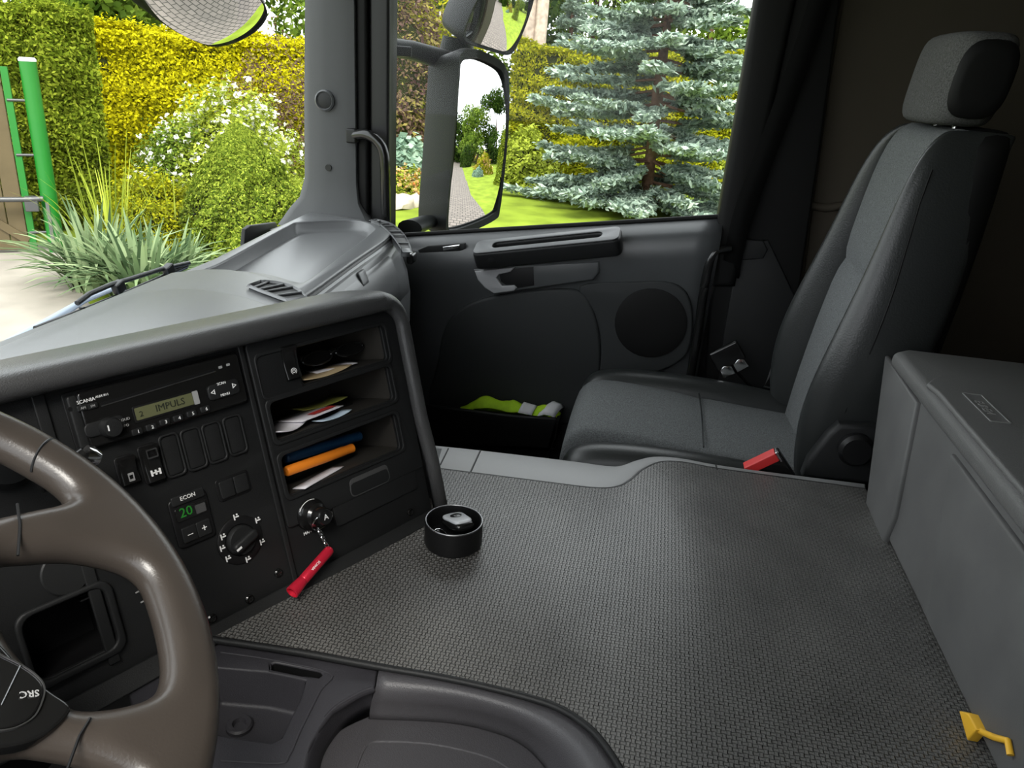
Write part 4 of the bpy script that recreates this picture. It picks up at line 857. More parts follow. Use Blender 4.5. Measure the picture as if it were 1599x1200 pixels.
e0 = at_plane(514, 860, PF.p(0, 0, 0.026), nq); e1 = at_plane(456, 926, PF.p(0, 0, 0.038), nq); d = unit(e1-e0); Lq = np.linalg.norm(e1-e0)
TF = Fr(e0, np.cross(d, nq), np.cross(d, np.cross(d, nq)), d)
tb = lathe('torch_body', TF, [(0.004, -0.003), (0.006, -0.001), (0.0066, 0.002), (0.0066, Lq*0.70), (0.0060, Lq*0.715), (0.0066, Lq*0.73), (0.0070, Lq*0.78), (0.0080, Lq*0.9), (0.0084, Lq), (0.007, Lq+0.0005), (0.006, Lq-0.008)], M['red_metal'], kc, n=24)
vw = unit(-e0); tf_ = Fr(e0+d*Lq*0.42+unit(vw-d*(vw@d))*0.0067, d, np.cross(unit(vw-d*(vw@d)), d))
text('torch_lettering', tf_, 'SCANIA', 0.0045, M['white_print'], kc, bold=True)

# ------------------------------------------------------------------ things on the shelves
def onshelf(name, sh, fa, fd, size, ang, mt, label, cat, z=0.001, th=0.0012, group=None, bend=0.0, tilt=0.0):
    """flat sheet lying on a shelf floor; fa = fraction along, fd = depth of its centre behind the face"""
    a = sh[0]+(sh[1]-sh[0])*fa; o = PF.p(a, sh[2]+z, -fd)
    f = Fr(o, PF.ex, -PF.ez); f.ez = PF.ey; f = Fr(o, f.ex*math.cos(ang)+f.ey*math.sin(ang), -f.ex*math.sin(ang)+f.ey*math.cos(ang), PF.ey)
    w, d = size; n = 8; V = []; Fq = []
    for i in range(n+1):
        for j in range(3):
            t = i/n-0.5; V.append(f.p(t*w, (j/2-0.5)*d, 0.0012+abs(bend)*(4*t*t if bend > 0 else 1-4*t*t)+tilt*(t+0.5)))
    for i in range(n):
        for j in range(2): k = i*3+j; Fq.append((k, k+1, k+4, k+3))
    o = mk(name, V, Fq, M[mt], None, smooth=True, solid=-th)
    tag(o, label, cat, group); return o, f
onshelf('envelope', sh1, 0.30, 0.035, (0.085, 0.06), 0.1, 'paper_kraft', 'kraft paper envelope on the top console shelf', 'envelope', bend=0.004)
onshelf('receipt', sh1, 0.58, 0.05, (0.06, 0.045), -0.25, 'paper_white', 'white slip of paper beside the kraft envelope on the top shelf', 'paper', z=0.003)
gl = root('sunglasses', PF.p(sh1[0]+(sh1[1]-sh1[0])*0.6, sh1[2]+0.012, -0.06), 'black folded sunglasses on the top console shelf', 'sunglasses')
gf = Fr(PF.p(sh1[0]+(sh1[1]-sh1[0])*0.62, sh1[2]+0.014, -0.055), PF.ex, -PF.ez, PF.ey)
for s in (-1, 1):
    pts = [gf.p(0.028*s+0.024*math.cos(f), -0.01+0.004*math.sin(f), 0.008+0.008*math.sin(f)) for f in np.linspace(0, 2*math.pi, 21)[:-1]]
    tube('lens_frame', pts, 0.0018, M['plastic_gloss'], gl, n=6, cyc=True)
    mk('lens', pts, [tuple(range(20))], M['plastic_gloss'], gl)
    tube('temple', [gf.p(0.052*s, -0.008, 0.012), gf.p(0.045*s, 0.012, 0.012), gf.p(-0.035*s, 0.018+0.004*s, 0.006)], 0.0016, M['metal_grey'], gl, n=6)
tube('bridge', [gf.p(-0.005, -0.012, 0.011), gf.p(0, -0.013, 0.013), gf.p(0.005, -0.012, 0.011)], 0.0016, M['plastic_gloss'], gl, n=6)
onshelf('leaflet', sh2, 0.14, 0.03, (0.06, 0.05), 0.35, 'paper_white', 'crumpled white papers at the left end of the middle shelf', 'paper', bend=0.006, z=0.004)
_, f = onshelf('brochure', sh2, 0.42, 0.04, (0.075, 0.055), 0.15, 'paper_white', 'white brochure with red stripe on the middle shelf', 'brochure', z=0.010)
bro = bpy.data.objects['brochure']
onred = mk('red_stripe', [f.p(-0.012, -0.022, 0.0030), f.p(0.030, -0.022, 0.0030), f.p(0.030, -0.008, 0.0030), f.p(-0.012, -0.008, 0.0030)], [(0, 1, 2, 3)], M['paper_red'], bro)
nb, f = onshelf('notebook', sh2, 0.45, 0.085, (0.15, 0.07), 0.05, 'plastic_black', 'dark notebook lying at the back of the middle shelf', 'notebook', th=0.008)
onshelf('folded_map', sh2, 0.62, 0.075, (0.07, 0.05), -0.1, 'paper_olive', 'olive green folded paper on the middle shelf', 'paper', z=0.011, bend=0.003)
onshelf('wrapper', sh2, 0.50, 0.012, (0.055, 0.02), 0.12, 'paper_blue', 'pale blue crinkled wrapper at the front of the middle shelf', 'wrapper', z=0.001, bend=0.003)
def rod(name, p0, p1, r, mt, label, cat):
    d = unit(p1-p0); f = Fr(p0, np.cross(d, (0, 0, 1)), np.cross(d, np.cross(d, (0, 0, 1))), d); L = np.linalg.norm(p1-p0)
    rt = root(name, p0, label, cat)
    lathe('barrel', f, [(r*0.8, 0), (r, 0.002), (r, L*0.86), (r*0.98, L*0.865)], M[mt], rt, n=20)
    lathe('end_cap', f, [(r*0.92, L*0.86), (r*0.96, L*0.995), (r*0.7, L)], M[mt], rt, n=20)
    return rt
a0, a1, b0, b1 = sh3
rod('blue_tube', at_plane(444, 716, PF.p(0, 0, -0.035), PF.ez), at_plane(561, 681, PF.p(0, 0, -0.060), PF.ez), 0.0075, 'blue_plastic', 'dark blue plastic tube on the bottom console shelf', 'tube')
rod('orange_tube', at_plane(446, 737, PF.p(0, 0, -0.014), PF.ez), at_plane(550, 700, PF.p(0, 0, -0.034), PF.ez), 0.0068, 'orange_plastic', 'orange plastic tube on the bottom console shelf', 'tube')
onshelf('paper_slip', sh3, 0.32, 0.016, (0.085, 0.02), 0.28, 'paper_white', 'thin white paper slip under the orange tube', 'paper', z=0.001)

# high-visibility vest in the door pocket
vest = root('safety_vest', at_x(795, 645, 1.80), 'bright yellow-green safety vest stuffed in the door pocket', 'vest')
S = []; n = 28
e0 = at_x(722, 640, 1.80); e1 = at_x(872, 652, 1.80)
r_ = np.random.default_rng(3)
prof_h = [0.004, 0.012, 0.034, 0.046, 0.040, 0.036, 0.040, 0.036, 0.034, 0.034, 0.030, 0.026, 0.020, 0.034, 0.030, 0.010]
for i in range(n):
    t = i/(n-1); base = e0+(e1-e0)*t; hgt = float(np.interp(t*15, range(16), prof_h)); row = []
    for j in range(9):
        s = j/8; x = 1.775+0.085*s
        row.append(A(x, base[1]+0.006*math.sin(5*s+9*t), base[2]-0.02+(0.02+hgt)*math.sin(math.pi*min(1, s*1.25+0.18))**0.8*(1+0.10*math.sin(23*t+6*s))+r_.normal(0, 0.0016)))
    S.append(row)
loft('cloth', S, M['hi_vis'], vest, closed=False, caps=False, sub=1, solid=0.002)
for (ta, tb_) in ((0.60, 0.74), (0.80, 0.97)):
    S = []
    for t in np.linspace(ta, tb_, 6):
        base = e0+(e1-e0)*t; hgt = float(np.interp(t*15, range(16), prof_h)); S.append([A(1.770+0.05*q, base[1]-0.02*q, base[2]-0.006+(0.012+hgt)*math.sin(math.pi*min(1, q*0.55+0.14))**0.8) for q in np.linspace(0, 0.5 if ta < 0.7 else 0.9, 5)])
    loft('reflective_band', S, M['reflective'], vest, closed=False, caps=False, solid=-0.002)
#@@PART4
# ------------------------------------------------------------------ mirrors and wiper outside
def mirror_thing(name, label, px, p0, nrm, depth, bulge, shrink, rim=1.055, mid=None):
    nrm = unit(nrm); p0 = np.asarray(p0, float)
    Pm = [np.asarray(p) for p in catmull([at_plane(u, v, p0, nrm) for u, v in px], 4)]
    c = np.mean(Pm, 0); n = len(Pm)
    rt = root(name, c-A(0, 0, 0.2), label, 'mirror')
    # glass: fan of rings on a sphere of radius bulge (convex mirror)
    V = []; Fq = []; K = 8; h0 = 0.9*float(np.mean([(p-c)@(p-c) for p in Pm]))/(2*bulge)
    for k in range(K):
        t = 1-k/K
        for p in Pm: q = (p-c)*t; V.append(c+q+nrm*(h0-(q@q)/(2*bulge)))
    V.append(c+nrm*h0)
    for k in range(K-1):
        for i in range(n): Fq.append((k*n+i, k*n+(i+1) % n, (k+1)*n+(i+1) % n, (k+1)*n+i))
    for i in range(n): Fq.append(((K-1)*n+i, (K-1)*n+(i+1) % n, K*n))
    mk('mirror_glass', V, Fq, M['mirror_glass'], rt, smooth=bulge > 0)
    def ring(s, d): return [c+(p-c)*s-nrm*d for p in Pm]
    loft('housing', [ring(1.0, 0.02), ring(1.02, -0.006), ring(rim, -0.008), ring(rim+0.015, 0.02), ring(rim*(1-shrink*0.35), depth*0.6), ring(rim*(1-shrink*0.7), depth*0.9), ring(rim*(1-shrink), depth)], M['mirror_shell'], rt)
    return rt, c
mr, c1 = mirror_thing('side_mirror', 'tall main side mirror outside the passenger window', [(720, 99), (742, 93), (772, 106), (784, 120), (788, 150), (787, 200), (782, 260), (775, 318), (768, 332), (735, 348), (704, 357), (699, 345), (702, 300), (709, 220), (716, 130)], A(2.2, 0.5, -0.2), (-0.56, -0.828, 0.045), 0.13, 1.5, 0.10, rim=1.11)
m2, c2 = mirror_thing('wide_angle_mirror', 'smaller wide angle mirror above the main side mirror', [(750, -10), (738, 15), (728, 40), (727, 55), (736, 64), (765, 74), (786, 80), (797, 76), (806, 60), (818, 30), (828, -5), (836, -60), (825, -85), (780, -80)], A(2.2, 0.5, 0.12), (-0.56, -0.74, -0.16), 0.13, 0.4, 0.25, rim=1.09)
ar = root('mirror_bracket', A(2.05, 0.7, -0.42), 'grey bracket arm carrying the two side mirrors', 'bracket')
tube('arm', [at_x(596, 72, 1.98), at_x(640, 78, 2.10), at_x(690, 92, 2.24), at_x(712, 98, 2.30)], [0.022, 0.024, 0.026, 0.024], M['mirror_shell'], ar, n=14)
box('arm_clip', Fr(at_x(622, 80, 2.02), (0.5, -1, 0), (0, 0, 1)), -0.012, 0.03, -0.012, 0.012, -0.03, 0.03, M['plastic_dark'], ar, bevel=0.004)
tube('joint', [at_x(716, 60, 2.32), at_x(712, 86, 2.32), at_x(710, 104, 2.32)], [0.045, 0.05, 0.05], M['mirror_shell'], ar, n=16)
tube('support_arm', [at_x(640, 356, 1.97), at_x(668, 346, 2.10), at_x(700, 345, 2.24)], [0.035, 0.03, 0.026], M['mirror_shell'], ar, n=14, flat=0.6)
fm, c3 = mirror_thing('front_mirror', 'rounded front view mirror hanging at the top of the windscreen', [(200, -20), (232, 15), (270, 42), (310, 62), (335, 68), (365, 62), (395, 46), (412, 26), (412, 10), (395, -15), (340, -70), (260, -70)], A(2.1, 1.3, 0.08), (-0.40, -0.52, -0.75), 0.08, 0.45, 0.35, rim=1.03)
box('stay', WORLD, c3[0]-0.02, c3[0]+0.02, 0.88, c3[1]+0.03, 0.60, 0.66, M['mirror_shell'], fm, bevel=0.01)
tube('stay_arm', [A(c3[0], c3[1]+0.02, 0.63), c3+A(0.02, 0.06, 0.10)], 0.02, M['mirror_shell'], fm)
# windscreen wiper
WY = 0.985
wi = root('windscreen_wiper', at_y(150, 480, WY), 'black windscreen wiper resting along the lower edge of the windscreen', 'wiper')
def wy(u, v, d=0.0): return at_y(u, v, WY+d)
tube('blade', [wy(55, 513), wy(120, 488), wy(200, 456), wy(245, 436), wy(292, 415)], 0.0045, M['wiper_black'], wi, n=8)
tube('rubber_edge', [wy(58, 517), wy(150, 481), wy(240, 441), wy(292, 418)], 0.0028, M['rubber_black'], wi, n=6)
tube('bridge', [wy(120, 474), wy(140, 459), wy(175, 444), wy(200, 437), wy(250, 421), wy(295, 411)], 0.005, M['wiper_black'], wi, n=8)
tube('arm', [wy(0, 545, 0.03), wy(40, 522, 0.03), wy(90, 494, 0.03), wy(130, 470, 0.02), wy(185, 448, 0.01)], [0.012, 0.011, 0.010, 0.008, 0.006], M['wiper_blue'], wi, n=8, flat=0.6)
for px in ((185, 448), (263, 421)): box('clip', Fr(wy(*px, -0.004), (0.9, 0, 0.3), (-0.3, 0, 0.9)), -0.012, 0.012, -0.012, 0.010, -0.008, 0.008, M['wiper_black'], wi, bevel=0.003)
box('link', Fr(wy(129, 488), (1, 0, 0), (0, 0, 1)), -0.003, 0.003, -0.022, 0.01, -0.004, 0.004, M['wiper_black'], wi)
cw = root('trim_7', (0.9, 1.0, -0.45), kind='structure')
loft('cowl', [[A(x, 0.945, -0.475), A(x, 0.985, -0.48), A(x, 1.03, -0.53), A(x, 1.04, -0.8)] for x in np.linspace(-0.1, 1.95, 6)], M['wiper_blue'], cw, closed=False, caps=False, solid=0.004)

fl_ = Fr(at_y(405, 362, 1.0), (1, 0, 0.0), (0, 0, 1)); plate('corner_flap', fl_, [(q[0]-fl_.o[0], q[2]-fl_.o[2]) for q in [at_y(u, v, 1.0) for u, v in ((378, 385), (380, 358), (388, 352), (428, 347), (432, 356), (432, 385))]], [], -0.006, 0.006, M['plastic_dark'], cw, bevel=0.003)
# ------------------------------------------------------------------ ground
G = -EYE
mat('lawn_green', (0.17, 0.23, 0.022), 0.9, 0.1, var=0.3, vscale=1.6, bump=1.0, bscale=40, detail=8)
mat('concrete', (0.27, 0.245, 0.21), 0.9, 0.15, var=0.22, vscale=1.3, bump=0.5, bscale=60, detail=8)
def paver_mat():
    m = mat('pavers', (0.3, 0.25, 0.22), 0.85, 0.2); nt = m.node_tree; N = nt.nodes; L = nt.links; b = N['Principled BSDF']
    g = N.new('ShaderNodeNewGeometry'); br = N.new('ShaderNodeTexBrick'); br.inputs['Scale'].default_value = 1.0
    br.inputs['Brick Width'].default_value = 0.24; br.inputs['Row Height'].default_value = 0.16; br.inputs['Mortar Size'].default_value = 0.014
    br.inputs['Color1'].default_value = (0.20, 0.17, 0.15, 1); br.inputs['Color2'].default_value = (0.16, 0.137, 0.122, 1); br.inputs['Mortar'].default_value = (0.05, 0.045, 0.04, 1)
    L.new(g.outputs['Position'], br.inputs['Vector']); L.new(br.outputs['Color'], b.inputs['Base Color'])
paver_mat()
struct(box('lawn', WORLD, -40, 60, -60, 60, G-0.3, G, M['lawn_green']))
struct(plate('driveway', WORLD, [(-8, 3.0), (4.5, 3.0), (6.6, 5.55), (7.3, 6.15), (8.35, 7.0), (8.4, 8.4), (7.0, 12.0), (-8, 14)], [], G-0.05, G+0.012, M['concrete'], None))
struct(plate('paved_yard', WORLD, [(-8, -40), (2.7, -40), (3.3, -9), (4.5, -3), (4.5, 3.0), (-8, 3.0)], [], G-0.05, G+0.015, M['pavers'], None))

# ------------------------------------------------------------------ foliage tools
leaf_mat('lf_thuja', [(0.05, 0.075, 0.006), (0.15, 0.20, 0.015), (0.30, 0.34, 0.035)])
leaf_mat('lf_yellow', [(0.16, 0.15, 0.004), (0.48, 0.44, 0.008), (0.75, 0.66, 0.015)])
leaf_mat('lf_yellowgreen', [(0.10, 0.12, 0.008), (0.28, 0.30, 0.012), (0.46, 0.43, 0.02)])
leaf_mat('lf_purple', [(0.06, 0.03, 0.028), (0.16, 0.10, 0.08), (0.30, 0.26, 0.06)])
leaf_mat('lf_green', [(0.04, 0.075, 0.012), (0.12, 0.19, 0.025), (0.24, 0.32, 0.045)])
leaf_mat('lf_light', [(0.14, 0.18, 0.02), (0.30, 0.36, 0.04), (0.46, 0.52, 0.08)])
leaf_mat('lf_cone', [(0.045, 0.08, 0.010), (0.17, 0.23, 0.025), (0.38, 0.44, 0.06)])
leaf_mat('lf_blue', [(0.12, 0.17, 0.135), (0.28, 0.36, 0.29), (0.48, 0.57, 0.47)], 0.2)
leaf_mat('lf_hosta', [(0.12, 0.20, 0.15), (0.26, 0.38, 0.28), (0.40, 0.52, 0.40)])
leaf_mat('lf_strap', [(0.05, 0.085, 0.04), (0.13, 0.19, 0.09), (0.33, 0.41, 0.22)], 0.3)
leaf_mat('lf_dark', [(0.012, 0.03, 0.006), (0.035, 0.07, 0.012), (0.08, 0.13, 0.02)])
leaf_mat('petal_white', [(0.75, 0.74, 0.66), (0.85, 0.84, 0.80), (0.9, 0.88, 0.86)])
leaf_mat('petal_orange', [(0.6, 0.2, 0.04), (0.7, 0.45, 0.2), (0.75, 0.6, 0.4)])
mat('bark_brown', (0.13, 0.075, 0.05), 0.9, 0.1, var=0.35, vscale=14, bump=1, bscale=60)
mat('bark_pale', (0.42, 0.34, 0.28), 0.9, 0.1, var=0.3, vscale=6, bump=1, bscale=40)
mat('blocking_core', (0.03, 0.035, 0.012), 0.95, 0.05)  # for the added light-blocking cores inside hedges and shrubs
mat('gate_green', (0.008, 0.15, 0.014), 0.4, 0.5)
mat('gate_wood', (0.105, 0.08, 0.042), 0.7, 0.2, var=0.1, vscale=5)
mat('stone_beige', (0.42, 0.36, 0.28), 0.9, 0.1, var=0.25, vscale=4)
mat('cap_white', (0.8, 0.8, 0.8), 0.6)
def fast_mesh(name, V, quads, mt, parent):
    V = np.asarray(V, np.float32); me = bpy.data.meshes.new(name); n = len(quads)
    lo, hi = V.min(0), V.max(0); c = (lo+hi)/2
    if parent is None: c[2] = lo[2]
    me.vertices.add(len(V)); me.vertices.foreach_set('co', (V-c).ravel())
    me.loops.add(n*4); me.loops.foreach_set('vertex_index', np.asarray(quads, np.int32).ravel())
    me.polygons.add(n); me.polygons.foreach_set('loop_start', np.arange(0, n*4, 4, dtype=np.int32))
    me.update(calc_edges=True); me.materials.append(mt)
    o = bpy.data.objects.new(name, me); COL.objects.link(o); ORG[o] = c.astype(float)
    if parent is None: o.location = (c[0], c[1], c[2]+EYE)
    else: o.parent = parent; o.location = Vector((c-ORG[parent]).tolist())
    return o
def leaves(name, P, Nn, L, W, mt, parent, jit=0.8, axis=None, ajit=0.5):
    """diamond leaves at points P facing about Nn"""
    P = np.asarray(P, float); n = len(P); Nn = np.asarray(Nn, float)+rng.normal(0, jit, (n, 3)); Nn /= np.linalg.norm(Nn, axis=1)[:, None]+1e-9
    t = rng.normal(0, 1, (n, 3)) if axis is None else np.asarray(axis, float)+rng.normal(0, ajit, (n, 3))
    t -= Nn*(t*Nn).sum(1)[:, None]; t /= np.linalg.norm(t, axis=1)[:, None]+1e-9; b = np.cross(Nn, t)
    s = rng.uniform(0.6, 1.3, (n, 1)); l = L*s/2; w = W*s/2
    V = np.stack([P-t*l, P+b*w+t*l*0.1, P+t*l, P-b*w+t*l*0.1], 1).reshape(-1, 3)
    return fast_mesh(name, V, np.arange(4*n).reshape(n, 4), mt, parent)
def noise3(P, k, seed=0):
    r = np.random.default_rng(seed); out = np.zeros(len(P))
    for j in range(6):
        d = r.normal(0, 1, 3)*k*(1+0.6*j); out += np.sin(P@d+r.uniform(0, 6.28))/(1+0.5*j)
    return out/2.5
def hedge(name, label, a, b, thick, h, mt, n, L, W, core='blocking_core', seed=1, round_=0.25, bump=0.15):
    a = A(a[0], a[1], G); b = A(b[0], b[1], G); e = unit(b-a); Ln = np.linalg.norm(b-a); nv = A(-e[1], e[0], 0)
    rt = root(name, (a+b)/2, label, 'hedge')
    s = rng.uniform(0, Ln, n); f = rng.uniform(0, 1, n); per = h*2+thick; q = f*per
    side = np.where(q < h, -1, np.where(q < h+thick, 0, 1)); z = np.where(side == -1, q, np.where(side == 0, h, per-q)); off = np.where(side == -1, -thick/2, np.where(side == 0, q-h-thick/2, thick/2))
    P = a+np.outer(s, e)+np.outer(off, nv)+np.outer(z, (0, 0, 1)); Nn = np.where((side == 0)[:, None], np.array([0, 0, 1.0]), np.outer(side, nv))
    P += Nn*(noise3(P, 2.2, seed)*bump+rng.normal(0, 0.05, n))[:, None]
    leaves('foliage', P, Nn+np.array([0, 0, 0.5]), L, W, M[mt], rt)
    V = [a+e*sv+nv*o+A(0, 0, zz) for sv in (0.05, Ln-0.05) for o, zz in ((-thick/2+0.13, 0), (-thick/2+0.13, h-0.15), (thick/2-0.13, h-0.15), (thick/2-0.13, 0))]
    mk('inner_shapes', V, [(0, 1, 2, 3), (4, 5, 6, 7), (0, 1, 5, 4), (1, 2, 6, 5), (2, 3, 7, 6)], M[core], rt)  # solid box added inside the leaves to block light, not real twigs
    return rt
def bush(name, label, c, rx, rz, mt, n, L, W, cat='shrub', seed=1, bump=0.22, base=0.0, flowers=None, core=True, jit=0.8, group=None, squash=1.0):
    c = A(c[0], c[1], G); rt = root(name, c, label, cat, group)
    d = rng.normal(0, 1, (n, 3)); d /= np.linalg.norm(d, axis=1)[:, None]; d[:, 2] = np.abs(d[:, 2])*1.0-0.15*rng.uniform(0, 1, n)
    rad = 1+noise3(d*2, 2.0, seed)*bump; rad *= rng.uniform(0.86, 1.03, n)
    P = c+A(0, 0, base)+d*rad[:, None]*A(rx, rx*squash, rz); P[:, 2] = np.maximum(P[:, 2], G+0.02)
    leaves('foliage', P, d+np.array([0, 0, 0.4]), L, W, M[mt], rt, jit=jit)
    if flowers:
        k, size, fm_ = flowers; i = rng.choice(n, k); q = P[i]+d[i]*0.05; q = q[d[i][:, 2] > 0.0]
        V = np.repeat(q, 3, 0)+rng.normal(0, size*0.35, (len(q)*3, 3))
        leaves('blossom', V, np.tile([0, 0, 1.0], (len(V), 1))+rng.normal(0, 0.4, (len(V), 3)), size, size, M[fm_], rt)
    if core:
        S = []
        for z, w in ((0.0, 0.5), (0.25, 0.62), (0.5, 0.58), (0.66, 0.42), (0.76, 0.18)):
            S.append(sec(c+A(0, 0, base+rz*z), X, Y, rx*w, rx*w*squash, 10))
        loft('inner_shapes', S, M['blocking_core'], rt)  # added solid core that stops light passing through the bush
    return rt
def tree(name, label, c, h, trunk_h, r, mt, n, L, W, bark='bark_brown', tr=0.18, seed=1, group=None, clumps=14):
    c = A(c[0], c[1], G); rt = root(name, c, label, 'tree', group)
    tube('trunk', [c, c+A(0.05, 0.03, trunk_h*0.5), c+A(0.0, 0.08, trunk_h), c+A(0.1, 0, h*0.8)], [tr*1.2, tr, tr*0.9, tr*0.3], M[bark], rt, n=10)
    r2 = np.random.default_rng(seed); cl = []
    for k in range(clumps):
        f = r2.uniform(0, 2*math.pi); zz = r2.uniform(trunk_h, h*0.95); q = r*(1-0.55*abs((zz-trunk_h)/(h-trunk_h)-0.35))*r2.uniform(0.2, 0.75)
        cl.append((c+A(q*math.cos(f), q*math.sin(f), zz), r*r2.uniform(0.35, 0.55)))
    m = n//clumps; Pp = []; Nq = []
    for cc_, rr_ in cl:
        d = r2.normal(0, 1, (m, 3)); d /= np.linalg.norm(d, axis=1)[:, None]; Pp.append(cc_+d*rr_*r2.uniform(0.65, 1.0, (m, 1))*A(1, 1, 0.75)); Nq.append(d)
    leaves('crown', np.concatenate(Pp), np.concatenate(Nq)+np.array([0, 0, 0.4]), L, W, M[mt], rt)
    return rt
def gz(u, v): return at_z(u, v, G)
def polar(u, dist, v=300):
    r = ray(u, v); r = r/math.hypot(r[0], r[1]); return r[0]*dist, r[1]*dist

# ------------------------------------------------------------------ gate
gpost = gz(90, 394)
ps = root('gate_post', gpost, 'thick bright green steel gate post with white cap', 'gate post')
lathe('post', Fr(gpost, (1, 0, 0), (0, 1, 0)), [(0.088, 0), (0.088, 2.17)], M['gate_green'], ps, n=28)
lathe('cap', Fr(gpost+A(0, 0, 2.17), (1, 0, 0), (0, 1, 0)), [(0.09, 0), (0.09, 0.02), (0.075, 0.04)], M['cap_white'], ps, n=28)
tv = unit(-gpost*A(1, 1, 0)); sv = A(-tv[1], tv[0], 0)
box('hinge_strip', Fr(gpost+tv*0.088+sv*-0.03, sv, (0, 0, 1)), -0.018, 0.018, 0.0, 0.62, -0.01, 0.012, M['metal_grey'], ps)
for zz in (0.25, 1.15, 1.75): tube('hinge', [gpost+A(0, 0, zz), gpost+A(0, 0, zz)+unit(A(-0.62, 0.78, 0))*0.26], 0.015, M['plastic_hood'], ps, n=8)
g0 = gz(60, 394); g1_ = gz(-300, 404); gd = unit((g1_-g0)*A(1, 1, 0)); GF = Fr(g0, gd, (0, 0, 1))
gt = root('yard_gate', g0, 'brown plank gate leaf with green steel frame', 'gate')
box('frame_post', GF, 0.0, 0.07, 0.03, 2.10, -0.04, 0.04, M['gate_green'], gt)
for k in range(10): box('plank', GF, 0.08+k*0.185, 0.08+k*0.185+0.176, 0.05, 2.06, -0.02, 0.02, M['gate_wood'], gt, bevel=0.006, seg=1)
sgn = 1 if (GF.ez@(-g0)) > 0 else -1
box('rail', GF, 0.08, 1.9, 0.05, 0.15, sgn*0.02, sgn*0.05, M['gate_wood'], gt); box('rail', GF, 0.08, 1.9, 1.93, 2.03, sgn*0.02, sgn*0.05, M['gate_wood'], gt)
bfr = Fr(GF.p(0.08, 0.15, 0), GF.ex*0.78+GF.ey*0.62, GF.ey*0.78-GF.ex*0.62, GF.ez); box('brace', bfr, 0, 2.2, -0.045, 0.045, sgn*0.021, sgn*0.048, M['gate_wood'], gt)
opn = root('gate_opener', g0+A(0, 0, 0.6), 'grey gate opener arm fixed across the planks', 'gate opener')
zz = 0.66; tube('arm', [GF.p(1.9, zz, sgn*0.16), GF.p(0.0, zz, sgn*0.16), GF.p(-0.16, zz+0.01, sgn*0.16)], 0.03, M['plastic_hood'], opn, n=10); box('bracket', GF, -0.10, 0.04, zz-0.14, zz+0.03, sgn*0.06, sgn*0.18, M['plastic_hood'], opn, bevel=0.01)

# ------------------------------------------------------------------ garden in front of the truck
p1, p2 = polar(-160, 12.6), polar(166, 12.8)
hedge('green_hedge', 'tall green conifer hedge behind the gate', p1, p2, 1.2, 2.72, 'lf_thuja', 110000, 0.065, 0.03, seed=3, bump=0.16)
p1, p2 = polar(120, 15.5), polar(500, 15.5)
hedge('golden_hedge', 'bright yellow clipped hedge behind the white flowering shrub', p1, p2, 1.6, 2.62, 'lf_yellow', 120000, 0.07, 0.04, seed=4, bump=0.2)
cx, cy = polar(445, 13.6); bush('purple_shrub', 'purple brown twiggy shrub left of the pillar in front of the yellow hedge', (cx, cy), 1.15, 2.4, 'lf_purple', 11000, 0.055, 0.035, seed=5, bump=0.35, core=False)
cx, cy = polar(365, 11.8); bush('flowering_shrub', 'white flowering shrub behind the cone shaped spruce', (cx, cy), 1.05, 1.95, 'lf_light', 30000, 0.06, 0.035, seed=6, flowers=(1100, 0.065, 'petal_white'), bump=0.25)
cx, cy = polar(285, 11.6); bush('rose_bush', 'dark leaved bush with white flowers left of the cone shaped spruce', (cx, cy), 0.55, 1.45, 'lf_green', 14000, 0.05, 0.03, seed=7, flowers=(220, 0.065, 'petal_white'), bump=0.3)
cx, cy = polar(232, 10.4); bush('mound_shrub', 'yellow green mounded shrub between hedge and cone shaped spruce', (cx, cy), 0.62, 1.02, 'lf_yellowgreen', 18000, 0.05, 0.025, seed=8)
cx, cy = polar(300, 10.9); bush('lime_shrub', 'small lime green shrub just left of the cone shaped spruce', (cx, cy), 0.5, 0.85, 'lf_light', 14000, 0.045, 0.025, seed=9)
cx, cy = polar(460, 10.6); bush('leafy_shrub', 'pale green leafy shrub beside the pillar at the right of the cone spruce', (cx, cy), 0.5, 1.0, 'lf_light', 14000, 0.05, 0.03, seed=10)
# cone shaped dwarf spruce
cb = gz(385, 404); cb = cb*(10.2/math.hypot(cb[0], cb[1])); cb = A(cb[0], cb[1], G)
cs = root('cone_spruce', cb, 'dense cone shaped light green dwarf spruce', 'conifer')
n = 60000; t = rng.uniform(0, 1, n)**1.25; f = rng.uniform(0, 2*math.pi, n); Hc = 1.62
rc_ = 0.82*(1-t**1.7)**0.8+0.03; P0 = np.stack([np.cos(f), np.sin(f), np.zeros(n)], 1)
P = cb+P0*rc_[:, None]+np.outer(t*Hc, (0, 0, 1)); nz_ = noise3(P, 13.0, 12)
P = cb+P0*(rc_*(1+0.17*nz_)*rng.uniform(0.93, 1.02, n))[:, None]+np.outer(t*Hc, (0, 0, 1))
leaves('foliage', P, P0+np.array([0, 0, 0.35]), 0.042, 0.022, M['lf_cone'], cs, jit=0.6)
loft('inner_shapes', [sec(cb+A(0, 0, Hc*q), X, Y, (0.82*(1-q**1.7)**0.8)*0.82+0.01, (0.82*(1-q**1.7)**0.8)*0.82+0.01, 12) for q in (0, 0.2, 0.4, 0.6, 0.8, 0.93)], M['blocking_core'], cs)  # opaque cone added under the foliage to hold back light
